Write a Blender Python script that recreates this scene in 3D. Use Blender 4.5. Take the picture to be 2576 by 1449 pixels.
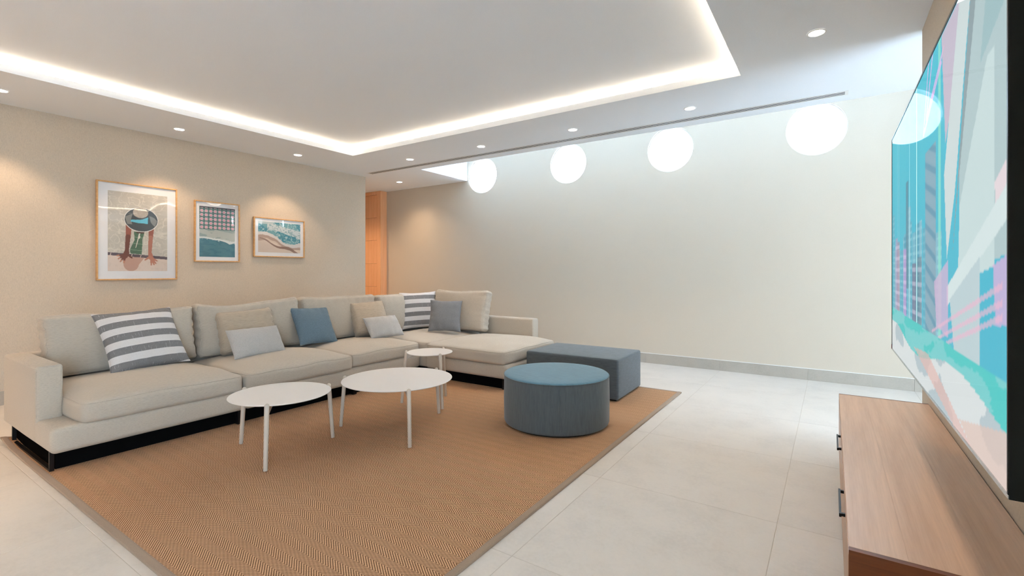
import bpy, bmesh, math, random
import numpy as np
from mathutils import Vector, Matrix, noise

random.seed(7)
scene = bpy.context.scene
for o in list(bpy.data.objects):
    bpy.data.objects.remove(o, do_unlink=True)
COL = scene.collection

# ------------------------------------------------------------------ camera
F_PX, CX, CY, CAM_H = 1203.0, 1288.0, 682.0, 1.25
YAW = math.atan2(803.0, 1203.0)
cam_data = bpy.data.cameras.new('camera')
cam_data.sensor_width = 36.0
cam_data.lens = F_PX / 2576.0 * 36.0
cam_data.shift_y = -(724.5 - CY) / 2576.0
cam_data.clip_start = 0.02
cam = bpy.data.objects.new('camera', cam_data)
COL.objects.link(cam)
cam.location = (0, 0, CAM_H)
cam.rotation_euler = (math.radians(90), 0, YAW)
scene.camera = cam

# ------------------------------------------------------------------ world, exposure
world = bpy.data.worlds.new('overcast_sky')
scene.world = world
world.use_nodes = True
bg = world.node_tree.nodes['Background']
bg.inputs['Color'].default_value = (0.63, 0.82, 1.0, 1)
bg.inputs['Strength'].default_value = 9.6
vs = scene.view_settings
vs.view_transform = 'Standard'
vs.look = 'None'
vs.gamma = 1.0
vs.use_curve_mapping = False
vs.exposure = 1.34
cy = scene.cycles
cy.max_bounces = 7
cy.diffuse_bounces = 4
cy.glossy_bounces = 3
cy.transmission_bounces = 2
cy.use_adaptive_sampling = True
cy.adaptive_threshold = 0.2
cy.adaptive_min_samples = 16
cy.transparent_max_bounces = 8
cy.caustics_reflective = False
cy.caustics_refractive = False
cy.sample_clamp_indirect = 6.0

# ------------------------------------------------------------------ room dimensions
H = 2.81                       # soffit height
XL, XR, YB, YR = -6.43, 0.49, 6.46, -2.6
XC, XE = -8.3, 3.2             # corridor end, side room end
Y_SOF = 5.33                   # edge of the soffit towards the light well
Y_LW_END = 5.25                # far end of the left wall
Y_TW_END = 4.05                 # far end of the television wall
X_VOID = -5.24
COVE = (-5.38, -0.60, -1.0, 4.185)   # x0 x1 y0 y1 of the ceiling recess
Z_VOID = 3.75
WARM = (1.0, 0.71, 0.46)
COVE_COL = (1.0, 0.76, 0.50)


def area_light(name, loc, rot, sx, sy, power, color, portal=False):
    d = bpy.data.lights.new(name, 'AREA')
    d.shape = 'RECTANGLE'
    d.size, d.size_y = sx, sy
    d.energy = power
    d.color = color
    if portal:
        d.cycles.is_portal = True
    o = bpy.data.objects.new(name, d)
    COL.objects.link(o)
    o.location = loc
    o.rotation_euler = rot
    return o


# daylight openings (portals guide the sky's light; they emit nothing themselves)
area_light('skylight_portal', (-1.0, 5.9, Z_VOID + 0.12), (0, 0, 0), 8.2, 0.16, 1, (1, 1, 1), True)
area_light('glazing_portal', (XE + 0.05, 3.2, 1.3), (0, math.radians(90), 0), 2.4, 2.0, 1, (1, 1, 1), True)
area_light('fill_opening_portal', (XR + 0.16, -1.15, 1.25), (0, math.radians(90), 0), 2.2, 1.3, 1, (1, 1, 1), True)  # unseen opening, added to bring in fill daylight
# warm LED strips lying on the ledge of the ceiling recess, shining up
COVE_W = 2.2
x0, x1, y0, y1 = COVE
UP = math.radians(180)
area_light('cove_strip_west', (x0 - 0.07, (y0 + y1) / 2, H + 0.065), (UP, 0, 0), 0.05, y1 - y0, COVE_W * (y1 - y0), COVE_COL)
area_light('cove_strip_east', (x1 + 0.07, (y0 + y1) / 2, H + 0.065), (UP, 0, 0), 0.05, y1 - y0, COVE_W * (y1 - y0), COVE_COL)
area_light('cove_strip_north', ((x0 + x1) / 2, y1 + 0.07, H + 0.065), (UP, 0, 0), x1 - x0, 0.05, COVE_W * (x1 - x0), COVE_COL)
area_light('cove_strip_south', ((x0 + x1) / 2, y0 - 0.07, H + 0.065), (UP, 0, 0), x1 - x0, 0.05, COVE_W * (x1 - x0), COVE_COL)


# ------------------------------------------------------------------ materials
def lin(*c):
    return tuple(((v / 255.0) / 12.92 if v / 255.0 <= 0.04045 else ((v / 255.0 + 0.055) / 1.055) ** 2.4) for v in c)


class Mat:
    def __init__(s, name):
        s.m = bpy.data.materials.new(name)
        s.m.use_nodes = True
        s.t = s.m.node_tree
        s.b = s.t.nodes['Principled BSDF']
        s.out = s.t.nodes['Material Output']

    def n(s, kind, **kw):
        nd = s.t.nodes.new(kind)
        for k, v in kw.items():
            if k.startswith('_'):
                setattr(nd, k[1:], v)
            else:
                nd.inputs[k.replace('_', ' ')].default_value = v
        return nd

    def l(s, a, b):
        s.t.links.new(a, b)

    def math(s, op, a, b=None, c=None):
        nd = s.t.nodes.new('ShaderNodeMath')
        nd.operation = op
        for i, v in enumerate((a, b, c)):
            if v is None:
                continue
            if isinstance(v, (int, float)):
                nd.inputs[i].default_value = v
            else:
                s.l(v, nd.inputs[i])
        return nd.outputs[0]

    def coords(s, scale=(1, 1, 1), kind='Object'):
        tc = s.n('ShaderNodeTexCoord')
        mp = s.n('ShaderNodeMapping')
        mp.inputs['Scale'].default_value = scale
        s.l(tc.outputs[kind], mp.inputs['Vector'])
        return mp.outputs[0]

    def noise(s, vec, scale=5.0, detail=3.0, rough=0.5):
        nd = s.n('ShaderNodeTexNoise')
        nd.inputs['Scale'].default_value = scale
        nd.inputs['Detail'].default_value = detail
        nd.inputs['Roughness'].default_value = rough
        s.l(vec, nd.inputs['Vector'])
        return nd.outputs['Fac']

    def ramp(s, fac, stops):
        nd = s.n('ShaderNodeValToRGB')
        e = nd.color_ramp.elements
        while len(e) < len(stops):
            e.new(0.5)
        for el, (p, c) in zip(e, stops):
            el.position = p
            el.color = (*c, 1)
        s.l(fac, nd.inputs['Fac'])
        return nd.outputs['Color']

    def mix(s, fac, a, b):
        nd = s.t.nodes.new('ShaderNodeMix')
        nd.data_type = 'RGBA'
        for sock, v in ((nd.inputs['Factor'], fac), (nd.inputs['A'], a), (nd.inputs['B'], b)):
            pass
        ins = [i for i in nd.inputs if i.type == 'RGBA']
        if isinstance(fac, (int, float)):
            nd.inputs[0].default_value = fac
        else:
            s.l(fac, nd.inputs[0])
        for sock, v in zip(ins, (a, b)):
            if isinstance(v, tuple):
                sock.default_value = (*v, 1)
            else:
                s.l(v, sock)
        return [o for o in nd.outputs if o.type == 'RGBA'][0]

    def bump(s, height, strength=0.2, dist=0.002):
        nd = s.n('ShaderNodeBump')
        nd.inputs['Strength'].default_value = strength
        nd.inputs['Distance'].default_value = dist
        s.l(height, nd.inputs['Height'])
        s.l(nd.outputs[0], s.b.inputs['Normal'])

    def set(s, **kw):
        for k, v in kw.items():
            k = k.replace('_', ' ')
            if isinstance(v, tuple) and len(v) == 3:
                v = (*v, 1)
            s.b.inputs[k].default_value = v
        return s

    def color(s, sock):
        s.l(sock, s.b.inputs['Base Color'])


def plain(name, c, rough=0.5, metal=0.0, spec=0.5):
    m = Mat(name)
    m.set(Base_Color=c, Roughness=rough, Metallic=metal)
    m.b.inputs['Specular IOR Level'].default_value = spec
    return m.m


def scaled(c, k):
    return tuple(min(1, v * k) for v in c)


def fabric(name, c, stretch, dark=0.80, light=1.10, bump=0.25, rough=0.95, sheen=0.15):
    m = Mat(name)
    v = m.coords(stretch)
    a = m.noise(v, 1.0, 4, 0.65)
    v2 = m.coords((9, 9, 9))
    b = m.noise(v2, 1.0, 2)
    col = m.ramp(a, [(0.32, scaled(c, dark)), (0.5, c), (0.72, scaled(c, light))])
    col = m.mix(m.math('MULTIPLY', b, 0.18), col, scaled(c, 0.9))
    m.color(col)
    m.set(Roughness=rough)
    m.b.inputs['Sheen Weight'].default_value = sheen
    m.b.inputs['Specular IOR Level'].default_value = 0.2
    v3 = m.coords((900, 900, 900))
    w = m.noise(v3, 1.0, 1)
    m.bump(m.math('ADD', a, w), bump, 0.0012)
    return m.m


def wallpaper(name, c, along):
    m = Mat(name)
    v = m.coords((420, 420, 60))
    a = m.noise(v, 1.0, 3, 0.6)
    v2 = m.coords((80, 80, 420))
    b = m.noise(v2, 1.0, 2, 0.6)
    s = m.math('ADD', m.math('MULTIPLY', a, 0.7), m.math('MULTIPLY', b, 0.3))
    m.color(m.ramp(s, [(0.34, scaled(c, 0.86)), (0.5, c), (0.66, scaled(c, 1.09))]))
    m.set(Roughness=0.9)
    m.b.inputs['Specular IOR Level'].default_value = 0.15
    m.bump(s, 0.25, 0.002)
    return m.m


def stone(name, c, amp=0.06, rough=0.45, rnd=0.05):
    m = Mat(name)
    v = m.coords((1, 1, 1))
    oi = m.n('ShaderNodeObjectInfo')
    add = m.n('ShaderNodeVectorMath')
    add.operation = 'ADD'
    sc = m.n('ShaderNodeVectorMath')
    sc.operation = 'SCALE'
    cx = m.n('ShaderNodeCombineXYZ')
    m.l(oi.outputs['Random'], cx.inputs[0])
    m.l(oi.outputs['Random'], cx.inputs[1])
    m.l(cx.outputs[0], sc.inputs[0])
    sc.inputs['Scale'].default_value = 40
    m.l(v, add.inputs[0])
    m.l(sc.outputs[0], add.inputs[1])
    a = m.noise(add.outputs[0], 3.0, 5, 0.6)
    b = m.noise(add.outputs[0], 60.0, 3, 0.6)
    s = m.math('ADD', m.math('MULTIPLY', a, 0.7), m.math('MULTIPLY', b, 0.3))
    col = m.ramp(s, [(0.3, scaled(c, 1 - 2 * amp)), (0.5, c), (0.7, scaled(c, 1 + amp))])
    col = m.mix(m.math('MULTIPLY', oi.outputs['Random'], rnd * 2), col, scaled(c, 0.8))
    d = m.noise(add.outputs[0], 210.0, 1)
    sp = m.math('GREATER_THAN', d, 0.80)
    col = m.mix(m.math('MULTIPLY', sp, 0.45), col, scaled(c, 0.45))
    m.color(col)
    m.set(Roughness=rough)
    m.bump(b, 0.04, 0.002)
    return m.m


def wood(name, c, c2, axis, rough=0.4, scale=1.0):
    """grain runs along the given axis"""
    m = Mat(name)
    st = [28 * scale] * 3
    st[axis] = 1.3 * scale
    v = m.coords(tuple(st))
    oi = m.n('ShaderNodeObjectInfo')
    a = m.noise(v, 1.0, 5, 0.62)
    st2 = [220 * scale] * 3
    st2[axis] = 5 * scale
    b = m.noise(m.coords(tuple(st2)), 1.0, 3, 0.6)
    s = m.math('ADD', m.math('MULTIPLY', a, 0.7), m.math('MULTIPLY', b, 0.3))
    m.color(m.ramp(s, [(0.3, c2), (0.55, c), (0.75, scaled(c, 1.16))]))
    m.set(Roughness=rough)
    m.bump(b, 0.05, 0.001)
    return m.m


def emission(name, c, strength):
    m = Mat(name)
    m.set(Base_Color=(0.8, 0.8, 0.8))
    m.b.inputs['Emission Color'].default_value = (*c, 1)
    m.b.inputs['Emission Strength'].default_value = strength
    return m.m


def glass(name, tint=(1, 1, 1), ior=1.5, rough=0.0, boost=1.0):
    m = Mat(name)
    t = m.n('ShaderNodeBsdfTransparent')
    t.inputs['Color'].default_value = (*tint, 1)
    g = m.n('ShaderNodeBsdfGlossy')
    g.inputs['Roughness'].default_value = rough
    lw = m.n('ShaderNodeLayerWeight')
    lw.inputs['Blend'].default_value = 0.5
    f0 = ((ior - 1) / (ior + 1)) ** 2
    sch = m.math('ADD', m.math('MULTIPLY', m.math('POWER', lw.outputs['Facing'], 5.0), 1 - f0), f0)
    mx = m.n('ShaderNodeMixShader')
    m.l(m.math('MINIMUM', m.math('MULTIPLY', sch, boost), 1.0), mx.inputs[0])
    m.l(t.outputs[0], mx.inputs[1])
    m.l(g.outputs[0], mx.inputs[2])
    m.l(mx.outputs[0], m.out.inputs['Surface'])
    return m.m


def printed(name, emit=0.0, rough=0.6, gain=1.0):
    m = Mat(name)
    at = m.n('ShaderNodeVertexColor')
    at.layer_name = 'print'
    if emit > 0:
        m.set(Base_Color=(0.01, 0.01, 0.01), Roughness=rough)
        m.b.inputs['Specular IOR Level'].default_value = 0.0
        m.l(at.outputs['Color'], m.b.inputs['Emission Color'])
        m.b.inputs['Emission Strength'].default_value = emit
    else:
        m.color(at.outputs['Color'])
        m.set(Roughness=rough)
    return m.m


def plaster(name, c, rough=0.85):
    m = Mat(name)
    a = m.noise(m.coords((1, 1, 1)), 180.0, 2)
    m.color(m.ramp(a, [(0.3, scaled(c, 0.985)), (0.7, scaled(c, 1.015))]))
    m.set(Roughness=rough)
    m.b.inputs['Specular IOR Level'].default_value = 0.25
    m.bump(a, 0.03, 0.001)
    return m.m


SOFA = lin(192, 181, 166)
M = {}
M['white'] = plaster('white_ceiling_paint', lin(238, 243, 250))
M['wallpaper'] = wallpaper('beige_woven_wallpaper', lin(203, 189, 171), 0)
M['backwall'] = plaster('pale_greige_paint', lin(203, 191, 174))
M['tile'] = stone('pale_stone_tile', lin(212, 204, 195))
M['grout'] = plain('pale_grout', lin(196, 187, 176), 0.9)
M['skirting'] = stone('grey_stone_skirting', lin(176, 168, 156), 0.07, 0.55)
M['linen_up'] = fabric('beige_linen_upright', SOFA, (40, 620, 40))
M['linen_flat'] = fabric('beige_linen_flat', SOFA, (520, 40, 620))
M['linen_arm'] = fabric('beige_linen_arm', SOFA, (70, 70, 620))
M['piping'] = fabric('beige_linen_piping', scaled(SOFA, 0.98), (200, 200, 200))
M['taupe'] = fabric('taupe_linen', lin(184, 169, 150), (22, 300, 22))
M['lumbar'] = fabric('pale_grey_melange', lin(188, 184, 180), (260, 260, 260), 0.72, 1.15)
M['blue'] = fabric('slate_blue_linen', lin(104, 124, 138), (60, 420, 60), 0.78, 1.2)
M['grey'] = fabric('cool_grey_linen', lin(128, 128, 130), (60, 420, 60), 0.8, 1.15)
M['black_metal'] = plain('black_metal', lin(28, 26, 26), 0.4, 0.6)
M['under_shade'] = plain('sofa_under_shade', lin(16, 15, 15), 1.0, 0, 0.0)  # black that stands for the deep shade under the sofa
M['table_white'] = plain('warm_white_lacquer', lin(246, 240, 235), 0.42)
M['leg_white'] = plain('cream_powder_coat', lin(206, 193, 178), 0.5)
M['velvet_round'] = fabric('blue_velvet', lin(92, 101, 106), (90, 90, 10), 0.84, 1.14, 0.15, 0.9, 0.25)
M['velvet_top'] = fabric('blue_velvet_nap_lit', lin(98, 138, 158), (14, 90, 14), 0.86, 1.14, 0.15, 0.9, 0.3)  # same velvet as the side; nap and overhead light put into its lighter colour
M['velvet_rect'] = fabric('slate_velvet', lin(92, 101, 107), (14, 14, 90), 0.82, 1.16, 0.15, 0.9, 0.25)
M['binding'] = fabric('taupe_cotton_binding', lin(160, 138, 118), (300, 300, 300))
M['oak_top'] = wood('washed_oak', lin(222, 187, 160), lin(204, 166, 138), 1, 0.36)
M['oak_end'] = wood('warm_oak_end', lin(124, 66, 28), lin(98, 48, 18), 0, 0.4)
M['oak_front'] = wood('oak_front', lin(188, 140, 100), lin(160, 112, 76), 1, 0.3)
M['door_wood'] = wood('honey_veneer', lin(238, 180, 134), lin(226, 162, 114), 2, 0.45)
M['frame_oak'] = wood('natural_oak_moulding', lin(214, 168, 112), lin(186, 136, 84), 2, 0.45)
M['mat_board'] = plain('white_mount_board', lin(238, 238, 240), 0.8)
M['glass'] = glass('clear_acrylic', ior=1.5, boost=1.5)
M['screen_glass'] = glass('screen_coating', ior=1.45, rough=0.02, boost=0.10)
M['pane'] = glass('window_pane', (0.98, 0.99, 1.0), 1.45)
M['black_gloss'] = plain('black_plastic', lin(12, 12, 13), 0.45, 0, 0.2)
M['tv_side'] = plain('dark_green_grey_plastic', lin(20, 25, 24), 0.5, 0, 0.2)
M['chrome'] = plain('silver_trim', lin(190, 196, 198), 0.25, 0.9)
M['slot'] = plain('dark_duct', lin(12, 12, 12), 0.8)
M['white_metal'] = plain('white_powder_coat', lin(232, 232, 232), 0.5)
M['lens'] = emission('lit_downlight_lens', (1.0, 0.95, 0.88), 7.0)
M['red'] = plain('red_sticker', lin(150, 30, 35), 0.5)
M['print'] = printed('printed_paper')
M['screen'] = printed('lit_screen', emit=0.46, rough=0.05)


def stripes(name, n, phase):
    m = Mat(name)
    tc = m.n('ShaderNodeTexCoord')
    sep = m.n('ShaderNodeSeparateXYZ')
    m.l(tc.outputs['Object'], sep.inputs[0])
    y = m.math('ADD', m.math('MULTIPLY', sep.outputs[1], n), phase)
    fr = m.math('FRACT', y)
    grey = m.math('LESS_THAN', fr, 0.5)
    sl = m.noise(m.coords((170, 14, 20)), 1.0, 2)
    slub = m.math('MULTIPLY', m.math('GREATER_THAN', sl, 0.66), 0.4)
    w = m.noise(m.coords((420, 420, 200)), 1.0, 2)
    g = m.ramp(w, [(0.3, lin(114, 112, 112)), (0.7, lin(142, 140, 140))])
    g = m.mix(slub, g, lin(205, 203, 202))
    wh = m.ramp(w, [(0.3, lin(206, 201, 199)), (0.7, lin(226, 222, 220))])
    m.color(m.mix(grey, wh, g))
    m.set(Roughness=0.95)
    m.b.inputs['Specular IOR Level'].default_value = 0.15
    m.bump(w, 0.2, 0.001)
    return m.m


M['stripe_big'] = stripes('grey_white_stripe_wide', 1 / 0.118, 0.25)
M['stripe_small'] = stripes('grey_white_stripe_far', 1 / 0.118, 0.80)


def rug_material():
    m = Mat('sisal_herringbone')
    tc = m.n('ShaderNodeTexCoord')
    sep = m.n('ShaderNodeSeparateXYZ')
    m.l(tc.outputs['Object'], sep.inputs[0])
    x, y = sep.outputs[0], sep.outputs[1]
    pp = m.math('PINGPONG', m.math('ADD', y, 20 * 0.09 - 0.0175), 0.045)
    ph = m.math('DIVIDE', m.math('ADD', x, m.math('MULTIPLY', pp, 1.5)), 0.0172)
    fr = m.math('FRACT', ph)
    edge = m.math('MULTIPLY', m.math('ABSOLUTE', m.math('SUBTRACT', fr, 0.5)), 2.0)   # 1 at the groove
    groove = m.n('ShaderNodeMapRange')
    groove.interpolation_type = 'SMOOTHSTEP'
    groove.inputs['From Min'].default_value = 0.50
    groove.inputs['From Max'].default_value = 0.90
    m.l(edge, groove.inputs['Value'])
    knots = m.math('SINE', m.math('ADD', m.math('MULTIPLY', y, 2 * math.pi / 0.0095), m.math('MULTIPLY', m.math('FLOOR', ph), 3.1)))
    kn = m.math('MULTIPLY', m.math('ADD', m.math('MULTIPLY', knots, 0.5), 0.5), 0.22)
    nz = m.noise(m.coords((420, 420, 50)), 1.0, 2)
    big = m.noise(m.coords((1.1, 1.1, 1)), 1.0, 2)
    strand = m.ramp(nz, [(0.3, lin(200, 156, 118)), (0.7, lin(232, 190, 152))])
    strand = m.mix(m.math('MULTIPLY', big, 0.35), strand, lin(196, 146, 104))
    g = m.math('MULTIPLY', groove.outputs[0], 0.92)
    band = m.math('GREATER_THAN', m.math('FRACT', m.math('DIVIDE', m.math('ADD', y, 20 * 0.09 - 0.0175), 0.09)), 0.5)
    fine = m.math('ADD', m.math('MULTIPLY', g, 0.70), m.math('ADD', m.math('MULTIPLY', kn, 1.2), 0.04))
    coarse = m.math('ADD', m.math('MULTIPLY', g, 1.06), m.math('MULTIPLY', kn, 0.30))
    dark = m.math('MINIMUM', m.math('ADD', m.math('MULTIPLY', fine, band), m.math('MULTIPLY', coarse, m.math('SUBTRACT', 1.0, band))), 1.0)
    m.color(m.mix(dark, strand, lin(88, 55, 36)))
    m.set(Roughness=0.95)
    m.b.inputs['Specular IOR Level'].default_value = 0.1
    m.bump(m.math('SUBTRACT', 1.0, dark), 0.5, 0.004)
    return m.m


M['rug'] = rug_material()


# ------------------------------------------------------------------ object helpers
def tag(o, label=None, cat=None, group=None, kind=None):
    if label:
        o['label'] = label
    if cat:
        o['category'] = cat
    if group:
        o['group'] = group
    if kind:
        o['kind'] = kind
    return o


def empty(name, loc=(0, 0, 0), rz=0.0, parent=None):
    o = bpy.data.objects.new(name, None)
    o.empty_display_size = 0.1
    COL.objects.link(o)
    o.location = loc
    o.rotation_euler = (0, 0, rz)
    if parent:
        o.parent = parent
    return o


def mesh_obj(name, verts, faces, mat, parent=None, loc=None, smooth=False, matrix=None):
    me = bpy.data.meshes.new(name)
    me.from_pydata([tuple(v) for v in verts], [], [tuple(f) for f in faces])
    me.update()
    if smooth:
        me.polygons.foreach_set('use_smooth', [True] * len(me.polygons))
    me.materials.append(mat)
    o = bpy.data.objects.new(name, me)
    COL.objects.link(o)
    if parent:
        o.parent = parent
    if matrix is not None:
        o.matrix_local = matrix
    elif loc:
        o.location = loc
    return o


class MB:
    """collects shapes into one mesh"""

    def __init__(s):
        s.v, s.f = [], []

    def add(s, v, f):
        n = len(s.v)
        s.v += [tuple(p) for p in v]
        s.f += [tuple(i + n for i in q) for q in f]
        return s

    def box(s, a, b):
        (x0, y0, z0), (x1, y1, z1) = a, b
        v = [(x0, y0, z0), (x1, y0, z0), (x1, y1, z0), (x0, y1, z0), (x0, y0, z1), (x1, y0, z1), (x1, y1, z1), (x0, y1, z1)]
        return s.add(v, [(0, 3, 2, 1), (4, 5, 6, 7), (0, 1, 5, 4), (1, 2, 6, 5), (2, 3, 7, 6), (3, 0, 4, 7)])

    def tube(s, path, r, n=8, closed=False, cap=True):
        path = [Vector(p) for p in path]
        k = len(path)
        rr = r if isinstance(r, (list, tuple)) else [r] * k
        vs, fs = [], []
        up = Vector((0, 0, 1))
        prev = None
        for i, p in enumerate(path):
            if closed:
                t = (path[(i + 1) % k] - path[i - 1]).normalized()
            else:
                t = (path[min(i + 1, k - 1)] - path[max(i - 1, 0)]).normalized()
            if prev is None:
                a = up if abs(t.dot(up)) < 0.9 else Vector((1, 0, 0))
                u = t.cross(a).normalized()
            else:
                u = (prev - t * prev.dot(t)).normalized()
            prev = u
            w = t.cross(u)
            for j in range(n):
                an = 2 * math.pi * j / n
                vs.append(p + (u * math.cos(an) + w * math.sin(an)) * rr[i])
        m = k if closed else k - 1
        for i in range(m):
            for j in range(n):
                a, b = i * n + j, i * n + (j + 1) % n
                c, d = ((i + 1) % k) * n + (j + 1) % n, ((i + 1) % k) * n + j
                fs.append((a, b, c, d))
        if cap and not closed:
            fs.append(tuple(range(n - 1, -1, -1)))
            fs.append(tuple((k - 1) * n + j for j in range(n)))
        return s.add(vs, fs)

    def lathe(s, prof, n=48, center=(0, 0)):
        """prof: list of (radius, z) bottom to top; radius 0 closes"""
        vs, fs, rings = [], [], []
        for r, z in prof:
            if r <= 1e-6:
                rings.append([len(vs)])
                vs.append((center[0], center[1], z))
            else:
                rings.append(list(range(len(vs), len(vs) + n)))
                for j in range(n):
                    a = 2 * math.pi * j / n
                    vs.append((center[0] + r * math.cos(a), center[1] + r * math.sin(a), z))
        for A, B in zip(rings, rings[1:]):
            for j in range(n):
                k = (j + 1) % n
                if len(A) == 1 and len(B) == 1:
                    continue
                if len(A) == 1:
                    fs.append((A[0], B[k], B[j]))
                elif len(B) == 1:
                    fs.append((A[j], A[k], B[0]))
                else:
                    fs.append((A[j], A[k], B[k], B[j]))
        return s.add(vs, fs)

    def build(s, name, mat, parent=None, loc=None, smooth=False, matrix=None):
        return mesh_obj(name, s.v, s.f, mat, parent, loc, smooth, matrix)


def rounded_box(hx, hy, hz, r, seg=3, dens=0.05, deform=None):
    """a box with rounded edges, centred on the origin, gridded so that it can be deformed"""
    def line(h):
        rr = min(r, h * 0.98)
        inner = h - rr
        k = max(2, int(round(2 * inner / dens)))
        a = [-h + rr * (1 - math.cos(math.pi / 2 * i / seg)) * 0 + -0.0 for i in range(0)]
        lo = [-h + rr * i / seg for i in range(seg)]
        mid = [-inner + 2 * inner * i / k for i in range(k + 1)]
        hi = [inner + rr * (i + 1) / seg for i in range(seg)]
        return lo + mid + hi
    L = [line(hx), line(hy), line(hz)]
    hh = (hx, hy, hz)
    V, Fc, key = [], [], {}

    def vid(p):
        k = (round(p[0], 6), round(p[1], 6), round(p[2], 6))
        if k in key:
            return key[k]
        inner = [max(-(h - r), min(h - r, q)) if h > r else 0.0 for q, h in zip(p, hh)]
        d = Vector([q - i for q, i in zip(p, inner)])
        # spread the grid evenly over the rounding
        d = Vector([math.tan(math.pi / 4 * max(-1, min(1, c / r))) for c in d])
        if d.length > 0:
            d.normalize()
        pt = Vector(inner) + d * r
        key[k] = len(V)
        V.append(pt)
        return key[k]
    for ax in range(3):
        u, w = (ax + 1) % 3, (ax + 2) % 3
        for sgn in (-1, 1):
            for i in range(len(L[u]) - 1):
                for j in range(len(L[w]) - 1):
                    q = []
                    for a, b in ((i, j), (i + 1, j), (i + 1, j + 1), (i, j + 1)):
                        p = [0, 0, 0]
                        p[ax] = sgn * hh[ax]
                        p[u] = L[u][a]
                        p[w] = L[w][b]
                        q.append(vid(p))
                    Fc.append(q if sgn > 0 else q[::-1])
    if deform:
        V = [deform(p) for p in V]
    return V, Fc


def rect_path(hx, hy, r, n=5, dens=0.06):
    pts = []
    for cxs, cys, a0 in ((1, 1, 0), (-1, 1, 90), (-1, -1, 180), (1, -1, 270)):
        for i in range(n + 1):
            a = math.radians(a0 + 90 * i / n)
            pts.append((cxs * (hx - r) + r * math.cos(a), cys * (hy - r) + r * math.sin(a)))
    out = []
    for (xa, ya), (xb, yb) in zip(pts, pts[1:] + pts[:1]):
        d = math.hypot(xb - xa, yb - ya)
        k = max(1, int(d / dens))
        for i in range(k):
            out.append((xa + (xb - xa) * i / k, ya + (yb - ya) * i / k))
    return out


def basis(loc, yaw, lean, roll):
    """local x = width, y = height, z = facing direction (yaw 0 faces +x)"""
    yaw, lean, roll = map(math.radians, (yaw, lean, roll))
    n0 = Vector((math.cos(yaw), math.sin(yaw), 0))
    r0 = Vector((-math.sin(yaw), math.cos(yaw), 0))
    up = Vector((0, 0, 1))
    n = n0 * math.cos(lean) + up * math.sin(lean)
    u = up * math.cos(lean) - n0 * math.sin(lean)
    x = r0 * math.cos(roll) + u * math.sin(roll)
    y = -r0 * math.sin(roll) + u * math.cos(roll)
    m = Matrix((x, y, n)).transposed().to_4x4()
    m.translation = Vector(loc)
    return m


# ------------------------------------------------------------------ floor
floor = MB().box((XC - 0.2, YR - 1.5, -0.2), (XE + 1.5, YB + 0.3, -0.0009)).build('floor', M['grout'])
tag(floor, kind='structure')
TX, TY = 0.9425, 0.958
tx0, ty0 = -0.2225, 2.703
tile_v, tile_f = rounded_box(TX / 2 - 0.0013, TY / 2 - 0.0013, 0.006, 0.0015, 1, 2.0)
tile_me = None
i0, i1 = math.floor((XC - tx0) / TX), math.ceil((XE - tx0) / TX)
j0, j1 = math.floor((YR - ty0) / TY), math.ceil((YB - ty0) / TY)
for i in range(i0, i1):
    for j in range(j0, j1):
        c = (tx0 + TX * (i + 0.5), ty0 + TY * (j + 0.5), -0.006)
        if tile_me is None:
            o = mesh_obj('floor_tile', tile_v, tile_f, M['tile'], floor, c)
            tile_me = o.data
        else:
            o = bpy.data.objects.new('floor_tile', tile_me)
            COL.objects.link(o)
            o.parent = floor
            o.location = c

# ------------------------------------------------------------------ walls
tag(MB().box((XL - 0.15, YR, 0), (XL, Y_LW_END, H + 0.1)).build('wall_left', M['wallpaper']), kind='structure')
mb = MB().box((XR, YR, 0), (XR + 0.15, -1.8, H + 0.1)).box((XR, -0.5, 0), (XR + 0.15, Y_TW_END, H + 0.1))   # unseen glazed opening behind the camera, added for fill daylight
mb.box((XR, -1.8, 2.4), (XR + 0.15, -0.5, H + 0.1))
tag(mb.build('wall_right', M['wallpaper']), kind='structure')
tag(MB().box((XC - 0.15, 2.0, 0), (XC, YB, H + 0.1)).build('wall_corridor', M['backwall']), kind='structure')
tag(MB().box((XC - 0.15, 1.85, 0), (XL - 0.15, 2.0, H + 0.1)).build('wall_corridor_end', M['backwall']), kind='structure')
tag(MB().box((XR + 0.15, 1.5, 0), (XE + 0.15, 1.65, H + 0.1)).build('wall_side_room', M['backwall']), kind='structure')
# rear wall, behind the camera
mb = MB().box((XL - 0.15, YR - 0.15, 0), (XR + 0.15, YR, H + 0.1))
tag(mb.build('wall_rear', M['backwall']), kind='structure')
# outer wall of the side room with its glazing
mb = MB().box((XE, 1.5, 0), (XE + 0.15, 2.2, H + 0.1)).box((XE, 4.2, 0), (XE + 0.15, YB, H + 0.1))
mb.box((XE, 2.2, 2.5), (XE + 0.15, 4.2, H + 0.1)).box((XE, Y_SOF, H + 0.1), (XE + 0.15, YB, Z_VOID + 0.1))
tag(mb.build('wall_east', M['backwall']), kind='structure')

WIN_X = (-4.92, -3.30, -1.785, -0.145)
WIN_Z, WIN_R = 2.872, 0.300


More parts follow.
